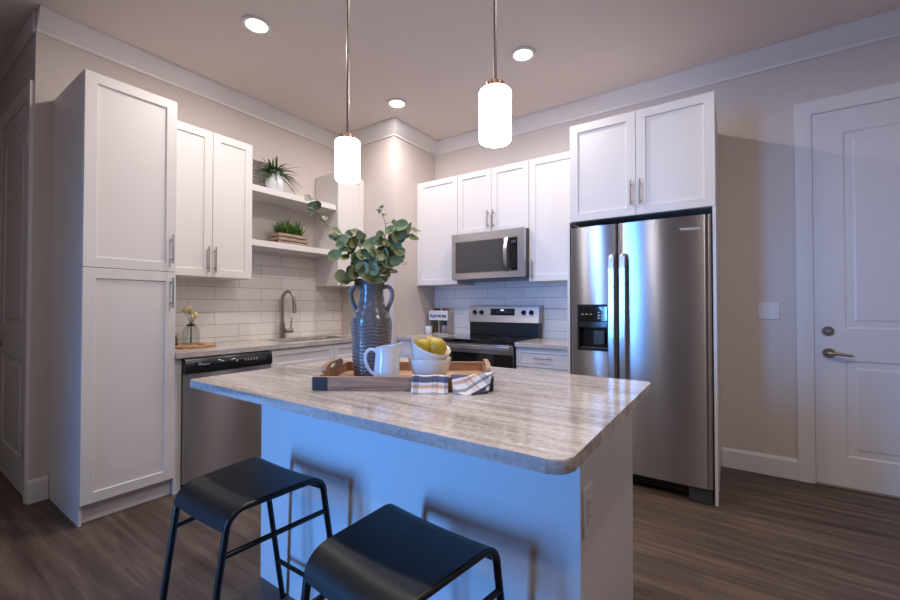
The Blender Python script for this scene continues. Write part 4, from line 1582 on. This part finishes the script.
for k in range(150):
    az = rnd.uniform(0, 2 * PI)
    ln = rnd.uniform(.09, .26)
    if math.cos(az) < -.3:
        ln = min(ln, .13)
    if math.sin(az) < -.2:
        ln *= .85
    blade(m, Vector((rnd.uniform(-.022, .022), rnd.uniform(-.022, .022), .002)), az, ln, rnd.uniform(.07, .21), rnd.uniform(.06, .22) * (1.2 if ln > .15 else .6), rnd.uniform(.005, .010))
m.build('fronds', M['fern'], ff, local=True, ang=180)

def ornament(label, loc, h):
    o = thing('ornament', label, 'ornament', loc)
    m = MB(); m.box(-.028, .028, -.022, .022, 0, .010, .002)
    m.build('base', M['silver'], o, local=True)
    m = MB()
    m.tube([(.0, .034 * math.cos(a * PI / 10), .042 + .031 * math.sin(a * PI / 10)) for a in range(20)], .0042, 8, closed=True)
    m.tube([(.0, .016 * math.cos(a * PI / 8), .042 + .016 * math.sin(a * PI / 8)) for a in range(16)], .0035, 8, closed=True)
    m.cyl((0, 0, .010), (0, 0, .0255), .004, 8)
    m.build('loops', M['silver'], o, local=True)
    return o
ornament('small silver looped ornament on the upper shelf right of the fern', (.20, -1.29, SZ1), .08)
kn = MB(); 
kn.lathe([(.001, 0), (.022, 0), (.024, .004), (.012, .010), (.007, .018), (.014, .026), (.017, .036), (.012, .046), (.001, .050)], (.20, -1.20, SZ1), 20, True, True)
tag(kn.build('candle_holder', M['silver']), 'tiny silver candle holder at the right end of the upper shelf', 'candle holder')

SZ2 = 1.7843
cr = thing('planter_crate', 'small weathered wooden crate planter on the lower shelf', 'planter', (.20, -1.485, SZ2))
CW, CD_, CH = .155, .07, .105
for sx in (-1, 1):
    for k in range(3):
        z = .004 + k * .036
        x0, x1 = sorted((sx * CD_, sx * (CD_ - .008)))
        m = MB(); m.box(x0, x1, -CW, CW, z, z + .027, .001)
        m.build('slat', M['crate_wood'], cr, local=True)
        y0, y1 = sorted((sx * CW, sx * (CW - .008)))
        m = MB(); m.box(-CD_ + .009, CD_ - .009, y0, y1, z, z + .027, .001)
        m.build('slat', M['crate_wood'], cr, local=True)
for sx in (-1, 1):
    for sy in (-1, 1):
        x0, x1 = sorted((sx * (CD_ - .0085), sx * (CD_ - .026)))
        y0, y1 = sorted((sy * (CW - .0085), sy * (CW - .026)))
        m = MB(); m.box(x0, x1, y0, y1, 0, CH, .001)
        m.build('corner_post', M['crate_wood'], cr, local=True)
m = MB(); m.box(-CD_ + .0265, CD_ - .0265, -CW + .0265, CW - .0265, 0, .08, .002)
m.build('soil_liner', M['soil'], cr, local=True)
gp = thing('potted_grass', 'bushy bright green grass plant growing from the wooden crate', 'plant', (.20, -1.485, SZ2 + .081))
m = MB()
for k in range(420):
    y = rnd.uniform(-.12, .12)
    x = rnd.uniform(-.035, .035)
    az = rnd.uniform(0, 2 * PI)
    if y < -.06 and rnd.random() < .5:
        az = rnd.uniform(3.6, 5.8)
    e_ = 1 - (abs(y) / .16) ** 3 * .3
    ln = rnd.uniform(.02, .10)
    blade(m, Vector((x, y, 0)), az, ln, rnd.uniform(.08, .20) * e_, rnd.uniform(0, .08), rnd.uniform(.003, .006), 4)
m.build('blades', M['grass'], gp, local=True, ang=180)

# ------------------------------------------------------------------ caddy of coffee things in the corner left of the range
KC = Vector((.945, -.085, CTZ))
kc = thing('coffee_caddy', 'white printed caddy of coffee things in the corner left of the range', 'caddy', KC, math.radians(6))
m = MB()
m.box(-.118, .118, -.065, .065, 0, .010, .002)
m.box(-.118, .118, .055, .065, .0102, .235, .002)
m.box(-.118, -.111, -.065, .0548, .0102, .235, .002); m.box(.111, .118, -.065, .0548, .0102, .235, .002); m.box(-.004, .004, -.060, .0548, .0102, .150, .001)
m.build('frame', simple('pale_metal', rgb(190, 184, 180), .4), kc, local=True)
m = MB(); m.box(-.120, .120, -.0705, -.0655, .150, .255, .002)
sg = lab(m.build('front_panel', M['paper'], kc, local=True), 'white front panel with blue and grey lettering')
m = MB(); g_ = MB(); g2 = MB()
def scribble(mm, x0, z0, w_, h_, n, y=-.0712):
    pts_ = []
    for k in range(n * 4 + 1):
        t_ = k / (n * 4)
        pts_.append((x0 + w_ * t_ + .006 * math.sin(k * 1.57), y, z0 + h_ * (.5 + .5 * math.sin(k * 1.9 + .6))))
    mm.tube(pts_, .0036, 6)
scribble(m, -.108, .172, .085, .045, 5)
scribble(g_, -.014, .178, .055, .035, 4)
scribble(g2, .05, .176, .05, .036, 4)
g2.build('grey_lettering', M['dark_ink'], sg, local=True)
lab(m.build('blue_lettering', M['blue_ink'], sg, local=True), 'blue script marks')
lab(g_.build('grey_lettering', M['dark_ink'], sg, local=True), 'dark grey script marks')
def jar(label, lx, fill, lid=False):
    o = thing('jar', label, 'jar', KC + Matrix.Rotation(math.radians(6), 3, 'Z') @ Vector((lx, -.01, .0105)), math.radians(6), group='glass jars in the coffee caddy')
    m = MB(); m.lathe([(.001, 0), (.044, 0), (.048, .005), (.048, .105), (.042, .120), (.042, .134), (.039, .134), (.039, .119), (.045, .104), (.045, .006), (.001, .003)], (0, 0, 0), 28, True, True)
    m.build('glass', M['glass'], o, local=True, ang=60)
    m = MB(); m.lathe([(.001, .0035), (.043, .0065), (.044, .030), (.044, .072), (.03, .082), (.001, .078)], (0, 0, 0), 24, True, True)
    m.build('contents', fill, o, local=True)
    return o
jar('left glass jar with brown coffee beans in the printed caddy', -.057, M['brown'])
jar('right glass jar with pale packets in the printed caddy', .057, M['pink'])
cols = [M['orange'], M['brown'], M['dark_ink'], M['pink'], M['dark_ink'], M['orange']]
names = ['orange', 'brown', 'charcoal', 'blush pink', 'dark grey', 'rust orange']
wh = ['at the left end of the row', 'second from the left', 'left of the middle', 'right of the middle', 'second from the right', 'at the right end of the row']
for k in range(6):
    m = MB()
    q = Matrix.Translation(KC) @ Matrix.Rotation(math.radians(6), 4, 'Z') @ Matrix.Translation(Vector((-.09 + k * .036, -.028, .0)))
    m.lathe([(.010, .150), (.012, .225), (.015, .2555), (.0165, .268), (.0165, .278), (.001, .280)], (0, 0, 0), 14, True, True)
    m.xform(q)
    tag(m.build('coffee_pod', cols[k]), '%s coffee pod on top of the caddy, %s' % (names[k], wh[k]), 'coffee pod', 'coffee pods on top of the caddy')
mg = thing('mug', 'small white mug at the left of the coffee caddy', 'mug', (.850, -.19, CTZ))
m = MB(); m.lathe([(.001, 0), (.032, 0), (.037, .004), (.040, .05), (.041, .085), (.038, .085), (.037, .05), (.034, .008), (.001, .006)], (0, 0, 0), 28, True, True)
m.build('cup', M['white_glaze'], mg, local=True, ang=60)
m = MB(); m.tube([(-.038 - .026 * math.sin(a * PI / 8), 0, .045 + .026 * math.cos(a * PI / 8)) for a in range(9)], .0045, 8)
m.build('handle', M['white_glaze'], mg, local=True)
